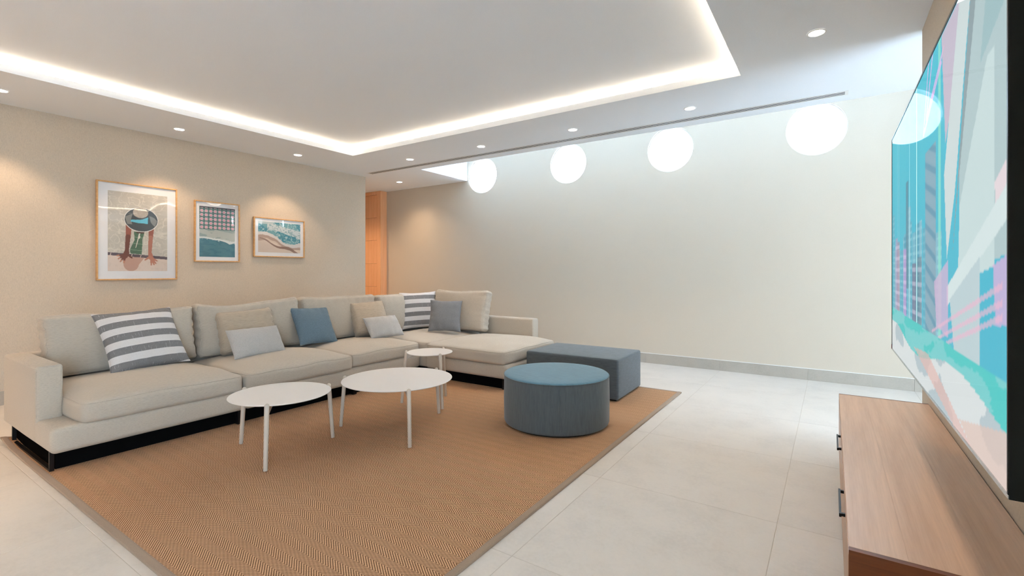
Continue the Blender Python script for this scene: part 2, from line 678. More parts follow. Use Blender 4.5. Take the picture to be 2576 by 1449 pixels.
def wall_with_holes():
    bm = bmesh.new()
    xa, xb, za, zb = XC - 0.15, XE + 0.15, 0.0, Z_VOID + 0.1
    outer = [bm.verts.new((x, YB, z)) for x, z in ((xa, za), (xb, za), (xb, zb), (xa, zb))]
    edges = [bm.edges.new((outer[i], outer[(i + 1) % 4])) for i in range(4)]
    loops = []
    for wx in WIN_X:
        vs = [bm.verts.new((wx + WIN_R * math.cos(2 * math.pi * k / 64), YB, WIN_Z + WIN_R * math.sin(2 * math.pi * k / 64))) for k in range(64)]
        loops.append(vs)
        edges += [bm.edges.new((vs[k], vs[(k + 1) % 64])) for k in range(64)]
    bmesh.ops.triangle_fill(bm, use_beauty=True, use_dissolve=False, edges=edges)
    for f in bm.faces:
        if f.normal.y > 0:
            f.normal_flip()
    for vs in loops + [outer]:
        back = [bm.verts.new((v.co.x, YB + 0.2, v.co.z)) for v in vs]
        k = len(vs)
        for i in range(k):
            bm.faces.new((vs[i], vs[(i + 1) % k], back[(i + 1) % k], back[i]))
    me = bpy.data.meshes.new('wall_back')
    bm.to_mesh(me)
    bm.free()
    me.materials.append(M['backwall'])
    o = bpy.data.objects.new('wall_back', me)
    COL.objects.link(o)
    return tag(o, kind='structure')


wall_with_holes()


def ring_y(r0, r1, ya, yb, n=64):
    """a flat ring with its axis along y, centred on the origin"""
    mb = MB()
    v, f = [], []
    for k in range(n):
        a = 2 * math.pi * k / n
        c, s = math.cos(a), math.sin(a)
        v += [(r0 * c, ya, r0 * s), (r1 * c, ya, r1 * s), (r1 * c, yb, r1 * s), (r0 * c, yb, r0 * s)]
        b, d = 4 * k, 4 * ((k + 1) % n)
        for q in range(4):
            f.append((b + q, b + (q + 1) % 4, d + (q + 1) % 4, d + q))
    return mb.add(v, f)


for i, wx in enumerate(WIN_X):
    w = empty('window_%d' % (i + 1), (wx, YB, WIN_Z))
    tag(w, 'round bright porthole window %s' % ('beside the white light well face', 'second from the wooden door', 'between two portholes right of centre', 'nearest the television')[i], None, None, 'structure')
    ring_y(WIN_R - 0.012, WIN_R - 0.0005, 0.022, 0.07).build('window_frame', M['white_metal'], w, smooth=False)
    MB().add([(0, 0.045, 0)] + [((WIN_R - 0.012) * math.cos(2 * math.pi * k / 64), 0.045, (WIN_R - 0.012) * math.sin(2 * math.pi * k / 64)) for k in range(64)],
             [(0, 1 + (k + 1) % 64, 1 + k) for k in range(64)]).build('pane', M['pane'], w)

# glazing of the side room and the unseen opening added for fill
w = tag(empty('window_5', (XE, 3.2, 0)), kind='structure')
for ya in (-1.0, 0.0):
    MB().box((0.04, ya + 0.03, 0.05), (0.05, ya + 0.97, 2.45)).build('pane', M['pane'], w)
for ya in (-0.97, 0.0, 0.97):
    MB().box((0.02, ya - 0.03, 0.0), (0.08, ya + 0.03, 2.5)).build('window_frame', M['white_metal'], w)

w = tag(empty('window_7', (XR, -1.15, 0)), kind='structure')
for ya in (-0.65, 0.0):
    MB().box((0.07, ya + 0.03, 0.05), (0.08, ya + 0.62, 2.36)).build('pane', M['pane'], w)
for ya in (-0.62, 0.0, 0.62):
    MB().box((0.05, ya - 0.03, 0.0), (0.11, ya + 0.03, 2.4)).build('window_frame', M['white_metal'], w)

# skirting
b = tag(empty('baseboard_back', (0, YB, 0)), kind='structure')
xs = [-7.27] + [tx0 + TX * k for k in range(-7, 4) if -7.2 < tx0 + TX * k < XE] + [XE]
for a, c in zip(xs, xs[1:]):
    MB().box((a + 0.0008, -0.014, 0), (c - 0.0008, 0, 0.130)).build('skirting_tile', M['skirting'], b)
    MB().box((a, -0.012, 0.130), (c, 0, 0.134)).build('top_bead', M['white_metal'], b)
b = tag(empty('baseboard_left', (XL, 0, 0)), kind='structure')
ys = [YR] + [ty0 + TY * k for k in range(-5, 3)] + [Y_LW_END]
for a, c in zip(ys, ys[1:]):
    MB().box((0, a + 0.0008, 0), (0.014, c - 0.0008, 0.130)).build('skirting_tile', M['skirting'], b)
b = tag(empty('baseboard_right', (XR, 0, 0)), kind='structure')
ys = [-0.5] + [ty0 + TY * k for k in range(-3, 2)] + [Y_TW_END]
for a, c in zip(ys, ys[1:]):
    MB().box((-0.012, a + 0.0008, 0), (0, c - 0.0008, 0.130)).build('skirting_tile', M['skirting'], b)

# door in the corridor
DX, DY = -7.275, 6.30
d = tag(empty('door_1', (DX, YB, 0)), 'honey coloured wooden door of grooved panels at corridor end', None, None, 'structure')
MB().box((-0.105, DY - YB, 0), (0, 0, H - 0.002)).build('door_jamb', M['door_wood'], d)
MB().box((-1.02, DY - YB, 2.745), (-0.105, 0, H - 0.002)).build('door_header', M['door_wood'], d)
zs = [0.01, 0.490, 0.945, 1.399, 1.853, 2.300, 2.743]
for a, c in zip(zs, zs[1:]):
    v, f = rounded_box(0.4555, 0.018, (c - a) / 2 - 0.002, 0.002, 1, 2.0)
    mesh_obj('door_panel', v, f, M['door_wood'], d, (-0.1065 - 0.4555, DY - YB + 0.045, (a + c) / 2))
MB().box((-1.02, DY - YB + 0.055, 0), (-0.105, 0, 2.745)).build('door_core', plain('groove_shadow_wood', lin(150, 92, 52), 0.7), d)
tag(MB().box((XC, YB - 0.13, 0), (DX - 1.02, YB, H)).build('wall_corridor_stub', M['backwall']), kind='structure')

# ------------------------------------------------------------------ ceiling
x0, x1, y0, y1 = COVE
LT = 0.058
mb = MB()
mb.box((XC - 0.15, YR - 0.15, H), (x0, Y_SOF, H + LT)).box((x1, YR - 0.15, H), (XE + 0.15, Y_SOF, H + LT))
mb.box((x0, y1, H), (x1, Y_SOF, H + LT)).box((x0, YR - 0.15, H), (x1, y0, H + LT))
mb.box((XC - 0.15, Y_SOF, H), (X_VOID, YB + 0.1, H + LT))
tag(mb.build('ceiling', M['white']), kind='structure')
mb = MB()
RS = 0.09
mb.box((x0 - RS - 0.05, y0 - RS - 0.05, H + 0.112), (x1 + RS + 0.05, y1 + RS + 0.05, H + 0.20))
mb.box((x0 - RS - 0.05, y0 - RS, H + LT), (x0 - RS, y1 + RS, H + 0.112)).box((x1 + RS, y0 - RS, H + LT), (x1 + RS + 0.05, y1 + RS, H + 0.112))
mb.box((x0 - RS, y1 + RS, H + LT), (x1 + RS, y1 + RS + 0.05, H + 0.112)).box((x0 - RS, y0 - RS - 0.05, H + LT), (x1 + RS, y0 - RS, H + 0.112))
tag(mb.build('ceiling_recess', M['white']), kind='structure')
# light well: its left face, its room-side face and its roof with a long skylight
mb = MB().box((X_VOID - 0.15, Y_SOF - 0.15, H + LT), (X_VOID, YB + 0.1, Z_VOID)).box((X_VOID, Y_SOF - 0.15, H + LT), (XE + 0.15, Y_SOF, Z_VOID))
tag(mb.build('wall_light_well', M['white']), kind='structure')
mb = MB().box((X_VOID - 0.15, Y_SOF - 0.15, Z_VOID), (XE + 0.15, 5.82, Z_VOID + 0.1)).box((X_VOID - 0.15, 5.98, Z_VOID), (XE + 0.15, YB + 0.2, Z_VOID + 0.1))
mb.box((X_VOID - 0.15, 5.82, Z_VOID), (-5.1, 5.98, Z_VOID + 0.1)).box((3.1, 5.82, Z_VOID), (XE + 0.15, 5.98, Z_VOID + 0.1))
tag(mb.build('ceiling_light_well', M['white']), kind='structure')
w = tag(empty('window_6', (-1.0, 5.9, Z_VOID)), kind='structure')
for k in range(4):
    xa = -4.1 + 2.05 * k
    MB().box((xa + 0.03, -0.08, 0.05), (xa + 2.02, 0.08, 0.058)).build('pane', M['pane'], w)
    if k:
        MB().box((xa - 0.03, -0.08, 0.02), (xa + 0.03, 0.08, 0.09)).build('window_frame', M['white_metal'], w)

# slot air diffuser along the soffit edge
vx0, vx1, vy = -6.13, 0.10, 5.10
v = tag(empty('slot_diffuser', (vx0, vy, H)), 'long white ceiling air vent with three dark slots along soffit edge', 'air vent')
Lv = vx1 - vx0
MB().box((0, -0.045, -0.0012), (Lv, 0.045, -0.0006)).build('duct_backing', M['slot'], v)
for yy, wd in ((-0.050, 0.022), (-0.0165, 0.012), (0.0165, 0.012), (0.050, 0.022)):
    MB().box((-0.012, yy - wd / 2, -0.0024), (Lv + 0.012, yy + wd / 2, -0.0008)).build('blade', M['white_metal'], v)
MB().box((-0.025, -0.063, -0.0026), (0.0, 0.063, -0.0008)).build('end_cap', M['white_metal'], v)
MB().box((Lv, -0.063, -0.0026), (Lv + 0.025, 0.063, -0.0008)).build('end_cap', M['white_metal'], v)

# recessed downlights
DL = [
    ((-5.96, 0.98), 'lit round ceiling downlight cut by the left picture border', 0.9),
    ((-5.96, 2.342), 'lit round ceiling downlight above the large swimmer picture', 0.85),
    ((-5.96, 3.747), 'lit round ceiling downlight above the small beach picture', 0.9),
    ((-4.89, 4.76), 'lit round ceiling downlight nearest the recess corner over the sofa', 0.6),
    ((-3.644, 4.76), 'lit round ceiling downlight second from left along the air vent', 0.6),
    ((-2.372, 4.76), 'lit round ceiling downlight third from left along the air vent', 0.6),
    ((-1.126, 4.76), 'lit round ceiling downlight at right end of the row beside the air vent', 0.6),
    ((-0.08, 3.71), 'largest lit round ceiling downlight, right of the recess near the television', 0.6),
    ((-6.29, 5.87), 'small lit round ceiling downlight in the corridor before the wooden door', 1.3),
    ((-5.96, -0.40), 'round ceiling downlight over the left wall behind the view', 1.6),
    ((-0.08, 1.60), 'round ceiling downlight over the media cabinet behind the view', 0.6),
    ((-4.9, -1.5), 'round ceiling downlight over the rear left floor behind the view', 3.6),
    ((-3.5, -1.5), 'round ceiling downlight over the rear middle floor behind the view', 2.6),
    ((-7.6, 5.3), 'round ceiling downlight deep in the corridor by the wooden door', 2.6),
    ((-7.3, 3.6), 'round ceiling downlight over the corridor behind the left wall', 1.5),
]
SPOT_W = 23.0
for (dx, dy), lab, k in DL:
    r = tag(empty('downlight', (dx, dy, H)), lab, 'ceiling light', 'recessed ceiling downlights')
    MB().lathe([(0.046, -0.0005), (0.046, -0.004), (0.056, -0.003), (0.057, -0.0005)], 32).build('trim_ring', M['white_metal'], r, smooth=True)
    MB().lathe([(0.0, -0.003), (0.046, -0.003), (0.046, -0.0008), (0, -0.0008)], 32).build('lens', M['lens'], r)
    ld = bpy.data.lights.new('downlight_beam', 'SPOT')
    ld.energy = SPOT_W * k
    ld.color = WARM
    ld.spot_size = math.radians(96)
    ld.spot_blend = 0.45 if dy < 5 else 1.0
    if dy > 5:
        ld.spot_size = math.radians(130)
    ld.shadow_soft_size = 0.04
    lo = bpy.data.objects.new('downlight_beam', ld)
    COL.objects.link(lo)
    lo.parent = r
    lo.location = (0, 0, -0.012)

# ------------------------------------------------------------------ rug
RX0, RX1, RY0, RY1 = -5.02, -1.275, 0.825, 5.04
RT = 0.011
rug = tag(empty('rug', ((RX0 + RX1) / 2, (RY0 + RY1) / 2, 0)), 'large tan sisal herringbone rug with taupe bound edge under the sofa', 'rug')
rcx, rcy = (RX0 + RX1) / 2, (RY0 + RY1) / 2


def rug_lift(x, y):
    """the corner behind the sofa curls up a little and the front edge waves"""
    d = math.hypot((x - RX0) / 0.30, (y - RY0) / 0.22)
    z = 0.034 * max(0.0, 1 - d) ** 1.4
    e = max(0.0, 1 - (y - RY0) / 0.16)
    z += 0.006 * e * e * max(0, math.sin((x - RX0) * 5.2)) * max(0, min(1, (-2.9 - x) / 1.2))
    return z


def rug_sheet(xa, xb, ya, yb, za, zb, dens=0.07):
    nx, ny = max(1, int((xb - xa) / dens)), max(1, int((yb - ya) / dens))
    mb = MB()
    v, f = [], []
    for lay in (zb, za):
        for i in range(nx + 1):
            for j in range(ny + 1):
                x, y = xa + (xb - xa) * i / nx, ya + (yb - ya) * j / ny
                v.append((x - rcx, y - rcy, lay + rug_lift(x, y)))
    n = (nx + 1) * (ny + 1)
    for i in range(nx):
        for j in range(ny):
            a, b, c, d = i * (ny + 1) + j, (i + 1) * (ny + 1) + j, (i + 1) * (ny + 1) + j + 1, i * (ny + 1) + j + 1
            f += [(a, b, c, d), (n + d, n + c, n + b, n + a)]
    bo = [i * (ny + 1) for i in range(nx + 1)] + [nx * (ny + 1) + j for j in range(1, ny + 1)] + [i * (ny + 1) + ny for i in range(nx - 1, -1, -1)] + [j for j in range(ny - 1, 0, -1)]
    for a, b in zip(bo, bo[1:] + bo[:1]):
        f.append((a, n + a, n + b, b))
    return mb.add(v, f)


BW = 0.034
rug_sheet(RX0 + BW, RX1 - BW, RY0 + BW, RY1 - BW, 0.0005, RT).build('woven_field', M['rug'], rug)


def binding(p0, p1):
    """a folded fabric tape: a flat tube following the edge"""
    (xa, ya), (xb, yb) = p0, p1
    n = int(max(abs(xb - xa), abs(yb - ya)) / 0.06)
    alongx = abs(xb - xa) > abs(yb - ya)
    mb, v, f = MB(), [], []
    prof = [(-0.5, 0.0), (-0.5, 0.6), (-0.42, 0.95), (0.3, 1.08), (0.5, 1.0), (0.5, 0.0)]
    k = len(prof)
    for i in range(n + 1):
        x, y = xa + (xb - xa) * i / n, ya + (yb - ya) * i / n
        for a, z in prof:
            q = a * BW
            px, py = (x, y + q * (1 if y < rcy else -1)) if alongx else (x + q * (1 if x < rcx else -1), y)
            v.append((px - rcx, py - rcy, 0.0005 + z * (RT + 0.001) + rug_lift(px, py)))
    for i in range(n):
        for j in range(k):
            f.append((i * k + j, i * k + (j + 1) % k, (i + 1) * k + (j + 1) % k, (i + 1) * k + j))
    f += [tuple(range(k)), tuple(n * k + j for j in range(k))]
    o = mb.add(v, f).build('binding', M['binding'], rug)
    bm = bmesh.new()
    bm.from_mesh(o.data)
    bmesh.ops.recalc_face_normals(bm, faces=bm.faces)
    bm.to_mesh(o.data)
    bm.free()
    return o


hb = BW / 2
binding((RX0, RY0 + hb), (RX1, RY0 + hb))
binding((RX0, RY1 - hb), (RX1, RY1 - hb))
binding((RX0 + hb, RY0), (RX0 + hb, RY1))
binding((RX1 - hb, RY0), (RX1 - hb, RY1))
FZ = RT + 0.002      # things on the rug stand at this height

# ------------------------------------------------------------------ sofa
SX_BACK = -5.12
sofa = tag(empty('sectional_sofa', (-4.4, 3.0, FZ)), 'long beige linen sectional sofa with chaise, low arms and loose back cushions', 'sofa')
S0 = Vector((-4.4, 3.0, FZ))


def soft(p, h, top=0.0, side=0.0, crumple=0.0, seed=0.0, plan=0.0):
    u = [max(-1, min(1, c / q)) for c, q in zip(p, h)]
    q = Vector(p)
    fx, fy, fz = 1 - u[0] ** 2, 1 - u[1] ** 2, 1 - u[2] ** 2
    if u[2] > 0:
        q.z += top * (max(0, 1 - abs(u[0]) ** 2.2) ** 0.75) * (max(0, 1 - abs(u[1]) ** 2.2) ** 0.75) * u[2]
    else:
        q.z += top * 0.15 * fx * fy * u[2]
    q.x += side * u[0] * fy * max(0, fz) ** 0.5
    q.y += side * u[1] * fx * max(0, fz) ** 0.5
    k = plan * (abs(u[0]) * abs(u[1])) ** 9
    q.x -= math.copysign(k, u[0])
    q.y -= math.copysign(k, u[1])
    if crumple:
        w = noise.noise(Vector((q.x * 4 + seed, q.y * 4, q.z * 4))) * crumple
        q.z += w * (1 if u[2] > 0 else 0.3)
    return q


def seat_cushion(xa, xb, ya, yb, za=0.272, zb=0.410, crown=0.070, name='seat_cushion', seed=1.0):
    h = ((xb - xa) / 2, (yb - ya) / 2, (zb - za) / 2)
    df = lambda p: soft(p, h, crown, 0.010, 0.012, seed, 0.022)
    v, f = rounded_box(*h, 0.034, 4, 0.045, df)
    c = Vector(((xa + xb) / 2, (ya + yb) / 2, (za + zb) / 2))
    o = mesh_obj(name, v, f, M['linen_flat'], sofa, c - S0, True)
    r = 0.034
    k = r * (1 - 0.7071)
    mb = MB()
    path = [df(Vector((x, y, h[2] - k))) for x, y in rect_path(h[0] - k, h[1] - k, r)]
    mb.tube(path, 0.0036, 6, True)
    mb.build('piping', M['piping'], o, smooth=True)
    return o


def frame_box(name, a, b, r=0.03, mat='linen_arm', bul=0.004):
    h = [(q - p) / 2 for p, q in zip(a, b)]
    c = Vector([(q + p) / 2 for p, q in zip(a, b)])
    df = lambda p: soft(p, h, bul, bul, 0.004, a[1])
    v, f = rounded_box(*h, r, 3, 0.08, df)
    return mesh_obj(name, v, f, M[mat], sofa, c - S0, True)


ZB0, ZB1 = 0.122, 0.283
Y0 = 0.857
frame_box('base', (SX_BACK, Y0 + 0.004, ZB0), (-3.95, 2.027, ZB1), 0.035)
frame_box('base', (SX_BACK, 2.031, ZB0), (-3.95, 3.093, ZB1), 0.035)
frame_box('base', (SX_BACK, 3.097, ZB0), (-4.03, 4.10, ZB1 - 0.012), 0.035)
frame_box('base', (SX_BACK, 4.104, ZB0), (-3.945, 5.33, ZB1 - 0.012), 0.03)
frame_box('chaise_base', (-3.94, 4.075, ZB0), (-2.80, 5.33, ZB1 - 0.012), 0.035)
arm_l = frame_box('arm', (SX_BACK + 0.01, Y0, ZB0 + 0.012), (-4.265, Y0 + 0.136, 0.632), 0.020)
arm_r = frame_box('arm', (SX_BACK + 0.01, 5.195, 0.25), (-3.145, 5.330, 0.642), 0.022)
frame_box('back_rail', (SX_BACK, Y0 + 0.02, 0.25), (SX_BACK + 0.125, 5.32, 0.630), 0.03)
seat_cushion(-4.985, -3.938, 0.996, 2.026, seed=1.2)
seat_cushion(-4.985, -3.935, 2.029, 3.094, seed=4.2)
seat_cushion(-4.985, -4.018, 3.098, 4.098, zb=0.405, seed=8.1)
seat_cushion(-4.985, -3.940, 4.104, 5.185, zb=0.408, crown=0.050, seed=2.7)
seat_cushion(-3.935, -2.805, 4.052, 5.185, zb=0.405, crown=0.068, seed=6.6)
for (xa, ya, xb, yb) in ((SX_BACK + 0.05, Y0 + 0.06, -4.02, 4.05), (SX_BACK + 0.05, 4.15, -2.9, 5.26)):  # black sheets added below the bases to deepen the shade there
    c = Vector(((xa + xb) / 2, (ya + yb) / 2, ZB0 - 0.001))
    MB().box((xa - c.x, ya - c.y, -0.003), (xb - c.x, yb - c.y, 0.003)).build('under_shade_sheet', M['under_shade'], sofa, c - S0)
for (xa, ya, xb, yb) in ((SX_BACK + 0.06, Y0 + 0.042, -4.026, 4.11), (SX_BACK + 0.06, 4.13, -2.86, 5.27)):  # black blocks added under the sofa, standing for the dark gap's shade
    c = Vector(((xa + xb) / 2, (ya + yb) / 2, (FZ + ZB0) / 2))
    MB().box((xa - c.x, ya - c.y, FZ - c.z + 0.001), (xb - c.x, yb - c.y, ZB0 - 0.005 - c.z)).build('plinth_or_shade', M['under_shade'], sofa, c - S0)
# crisp seam lines on the arms
mb = MB()
for xs_ in (-4.265 - 0.0059,):
    yy = Y0 + 0.068
    hw, hz0, hz1 = 0.068 - 0.0059, 0.30, 0.632 - 0.0059
    path = [(xs_, yy - hw, hz0)] + [(xs_, yy - hw, hz0 + (hz1 - 0.03 - hz0) * i / 8) for i in range(1, 9)] + \
           [(xs_, yy - hw + 0.03 * (1 - math.cos(math.radians(a))), hz1 - 0.03 + 0.03 * math.sin(math.radians(a))) for a in (30, 60, 90)] + \
           [(xs_, yy + hw - 0.03 + 0.03 * math.sin(math.radians(a)), hz1 - 0.03 + 0.03 * math.cos(math.radians(a))) for a in (0, 30, 60, 90)] + \
           [(xs_, yy + hw, hz1 - 0.03 - (hz1 - 0.03 - 0.45) * i / 5) for i in range(1, 6)]
    c = arm_l.location + S0
    mb.tube([Vector(p) - c for p in path], 0.0026, 6)
mb.build('piping', M['piping'], arm_l, smooth=True)


def box_cushion(parent, name, mat, w, h, t, loc, yaw, lean, roll, bulge=0.05, wr=0.008, seed=0.0, droop=0.0, sag=None):
    """upright cushion with a boxed border, piped seams and gathered side edges"""
    hh = (w / 2, h / 2, t / 2)

    def df(p):
        u = [max(-1, min(1, c / q)) for c, q in zip(p, hh)]
        q = Vector(p)
        s = max(0, 1 - abs(u[0]) ** 2.4) ** 0.7 * max(0, 1 - abs(u[1]) ** 2.4) ** 0.7
        q.z += bulge * s * u[2]
        # belly: fuller near the bottom
        q.z += 0.4 * bulge * s * max(0, -u[1]) * max(0, u[2])
        # edges draw in between the corners
        q.x -= 0.018 * w * u[0] * (1 - u[1] ** 2)
        q.y -= 0.030 * h * u[1] * (1 - u[0] ** 2) * (1.0 if u[1] > 0 else 0.3)
        e = math.exp(-(1 - abs(u[0])) * hh[0] / 0.07)
        q.z += wr * e * math.sin(q.y * 95 + 3 * noise.noise(Vector((q.y * 9 + seed, u[0], 0)))) * (1 if u[2] > 0 else 0.3)
        q.x += wr * 0.8 * u[0] * e * math.sin(q.y * 80 + seed)
        e2 = math.exp(-(1 - u[1]) * hh[1] / 0.06)
        q.z += wr * 0.7 * e2 * math.sin(q.x * 60 + 4 * noise.noise(Vector((q.x * 6 + seed, 1, 0))))
        q.y += droop * e2 * noise.noise(Vector((q.x * 2.3 + seed, 0, 3.3)))
        q.z += 0.010 * noise.noise(Vector((q.x * 3.1 + seed, q.y * 3.1, seed))) * max(0, u[2])
        if sag:
            q.y += sag(u[0]) * max(0, u[1])
        return q
    r = min(0.040, t * 0.34)
    v, f = rounded_box(*hh, r, 4, 0.026, df)
    mw = basis(loc, yaw, lean, roll)
    if parent is not None:
        mw = Matrix.Translation(-S0) @ mw
    o = mesh_obj(name, v, f, mat, parent, None, True, mw)
    k = r * (1 - 0.7071)
    mb = MB()
    for sg in (-1, 1):
        mb.tube([df(Vector((x, y, sg * (hh[2] - k)))) for x, y in rect_path(hh[0] - k, hh[1] - k, r, 4, 0.02)], 0.0030, 5, True)
    mb.build('piping', mat, o, smooth=True)
    return o


LU = M['linen_up']
box_cushion(sofa, 'back_cushion', LU, 1.045, 0.50, 0.15, (-4.955, 1.535, 0.685), 0, 9, 0.6, 0.048, seed=1.1, droop=0.045, sag=lambda u: -0.012 * (1 - u))
box_cushion(sofa, 'back_cushion', LU, 1.045, 0.52, 0.15, (-4.955, 2.585, 0.692), 0, 9, 0.0, 0.048, seed=5.3, droop=0.045, sag=lambda u: 0.016 * u * u - 0.016)
box_cushion(sofa, 'back_cushion', LU, 1.045, 0.52, 0.15, (-4.955, 3.655, 0.696), 0, 9, 0.0, 0.048, seed=9.7, droop=0.025)
box_cushion(sofa, 'back_cushion', LU, 0.96, 0.51, 0.15, (-4.955, 4.69, 0.690), 0, 9, 0.0, 0.048, seed=3.9, droop=0.02)
box_cushion(sofa, 'back_cushion', LU, 0.90, 0.54, 0.15, (-4.215, 5.06, 0.715), -88, 13, 0.5, 0.04, seed=7.5, droop=0.03)

# legs: a black metal sled under the left end, blocks elsewhere
lz = -FZ + RT + 0.0035
def leg_box(a, b):
    c = [(p + q) / 2 for p, q in zip(a, b)]
    return MB().box([p - q for p, q in zip(a, c)], [p - q for p, q in zip(b, c)]).build('leg', M['black_metal'], sofa, Vector(c) - S0)


mb = MB()
sy0, sy1 = 0.868, 0.890
mb.box((-4.93, sy0, FZ), (-4.005, sy1, FZ + 0.012)).box((-4.93, sy0, FZ + 0.012), (-4.912, sy1, ZB0 + 0.02)).box((-4.023, sy0, FZ + 0.012), (-4.005, sy1, ZB0 + 0.012))
mb.v = [tuple(Vector(p) - S0) for p in mb.v]
mb.build('sled_leg', M['black_metal'], sofa)
for lx, ly in ((-4.0, 2.00), (-4.0, 3.12), (-4.95, 2.02), (-4.95, 3.12), (-4.95, 5.2), (-4.1, 4.2), (-2.84, 4.12), (-2.84, 5.28), (-3.85, 5.29)):
    leg_box((lx - 0.02, ly - 0.02, FZ), (lx + 0.02, ly + 0.02, ZB0 + 0.02))

# ------------------------------------------------------------------ throw pillows
def pillow(name, label, mat, w, h, t, loc, yaw, lean, roll, seed=0.0, group=None, pinch=0.07, n=34):
    V, Fc = [], []
    idx = {}

    def pt(i, j, s):
        u, v = -1 + 2 * i / n, -1 + 2 * j / n
        # denser towards the rim
        u, v = math.sin(u * math.pi / 2), math.sin(v * math.pi / 2)
        x = w / 2 * u * (1 - pinch * (1 - v * v))
        y = h / 2 * v * (1 - pinch * (1 - u * u))
        a = max(0.0, (1 - u * u) * (1 - v * v))
        z = t / 2 * a ** 0.40
        # gathers running in from the rim
        e = math.exp(-(1 - abs(u)) * w / 0.10) * math.sin(y * 70 + seed + 3 * noise.noise(Vector((y * 8 + seed, u, s))))
        e += math.exp(-(1 - abs(v)) * h / 0.10) * math.sin(x * 62 + seed * 2 + 3 * noise.noise(Vector((x * 8 + seed, v, s))))
        z += 0.0065 * e * min(1, a * 5)
        z += 0.010 * noise.noise(Vector((x * 5 + seed, y * 5, s))) * min(1, a * 2)
        x += 0.004 * noise.noise(Vector((seed, y * 12, 1.7))) * abs(u) ** 3
        y += 0.004 * noise.noise(Vector((x * 12, seed, 2.7))) * abs(v) ** 3
        return Vector((x, y, s * z))
    for s in (1, -1):
        for i in range(n + 1):
            for j in range(n + 1):
                rim = i in (0, n) or j in (0, n)
                k = (i, j, 0 if rim else s)
                if k not in idx:
                    idx[k] = len(V)
                    V.append(pt(i, j, s))
        for i in range(n):
            for j in range(n):
                q = []
                for a, b in ((i, j), (i + 1, j), (i + 1, j + 1), (i, j + 1)):
                    rim = a in (0, n) or b in (0, n)
                    q.append(idx[(a, b, 0 if rim else s)])
                Fc.append(q if s > 0 else q[::-1])
    o = mesh_obj(name, V, Fc, mat, None, None, True, basis(loc, yaw, lean, roll))
    tag(o, label, 'pillow', group)
    rim = [(i, 0) for i in range(n)] + [(n, j) for j in range(n)] + [(i, n) for i in range(n, 0, -1)] + [(0, j) for j in range(n, 0, -1)]
    MB().tube([V[idx[(i, j, 0)]] for i, j in rim], 0.0035, 6, True).build('edge_seam', mat, o, smooth=True)
    return o


G = 'throw pillows on the sofa'
pillow('throw_pillow', 'large grey and white striped pillow leaning at the left arm end', M['stripe_big'], 0.55, 0.55, 0.19, (-4.755, 1.60, 0.688), 0, 35, 3.5, 0.6, G)
pillow('throw_pillow', 'blue square linen pillow between the two taupe cushions', M['blue'], 0.45, 0.45, 0.16, (-4.765, 3.19, 0.648), 0, 32, -3, 2.2, G)
pillow('throw_pillow', 'grey and white striped pillow tucked in the far sofa corner', M['stripe_small'], 0.51, 0.51, 0.17, (-4.765, 4.815, 0.710), -33, 16, 1.5, 4.4, G)
pillow('throw_pillow', 'dark grey square pillow in the far corner beside the striped one', M['grey'], 0.418, 0.418, 0.15, (-4.20, 4.72, 0.665), -57, 19, -1.5, 6.1, G)
pillow('lumbar_pillow', 'small pale grey lumbar pillow nearer the large striped pillow', M['lumbar'], 0.50, 0.285, 0.145, (-4.527, 2.426, 0.583), 4, 31, 0, 1.3, G, 0.03)
pillow('lumbar_pillow', 'small pale grey lumbar pillow farther right beside the corner seat', M['lumbar'], 0.47, 0.285, 0.145, (-4.495, 3.945, 0.578), -4, 36, 0.5, 3.3, G, 0.03)
o = box_cushion(None, 'boxed_cushion', M['taupe'], 0.52, 0.42, 0.125, (-4.79, 2.47, 0.662), -10, 25, 4.0, 0.055, 0.007, 2.0)
tag(o, 'taupe boxed cushion behind the lumbar pillow, left of the blue pillow', 'pillow', G)
o = box_cushion(None, 'boxed_cushion', M['taupe'], 0.455, 0.44, 0.125, (-4.76, 3.945, 0.660), -15, 33, 3.0, 0.055, 0.007, 4.7)
tag(o, 'taupe boxed cushion behind the lumbar pillow, right of the blue pillow', 'pillow', G)

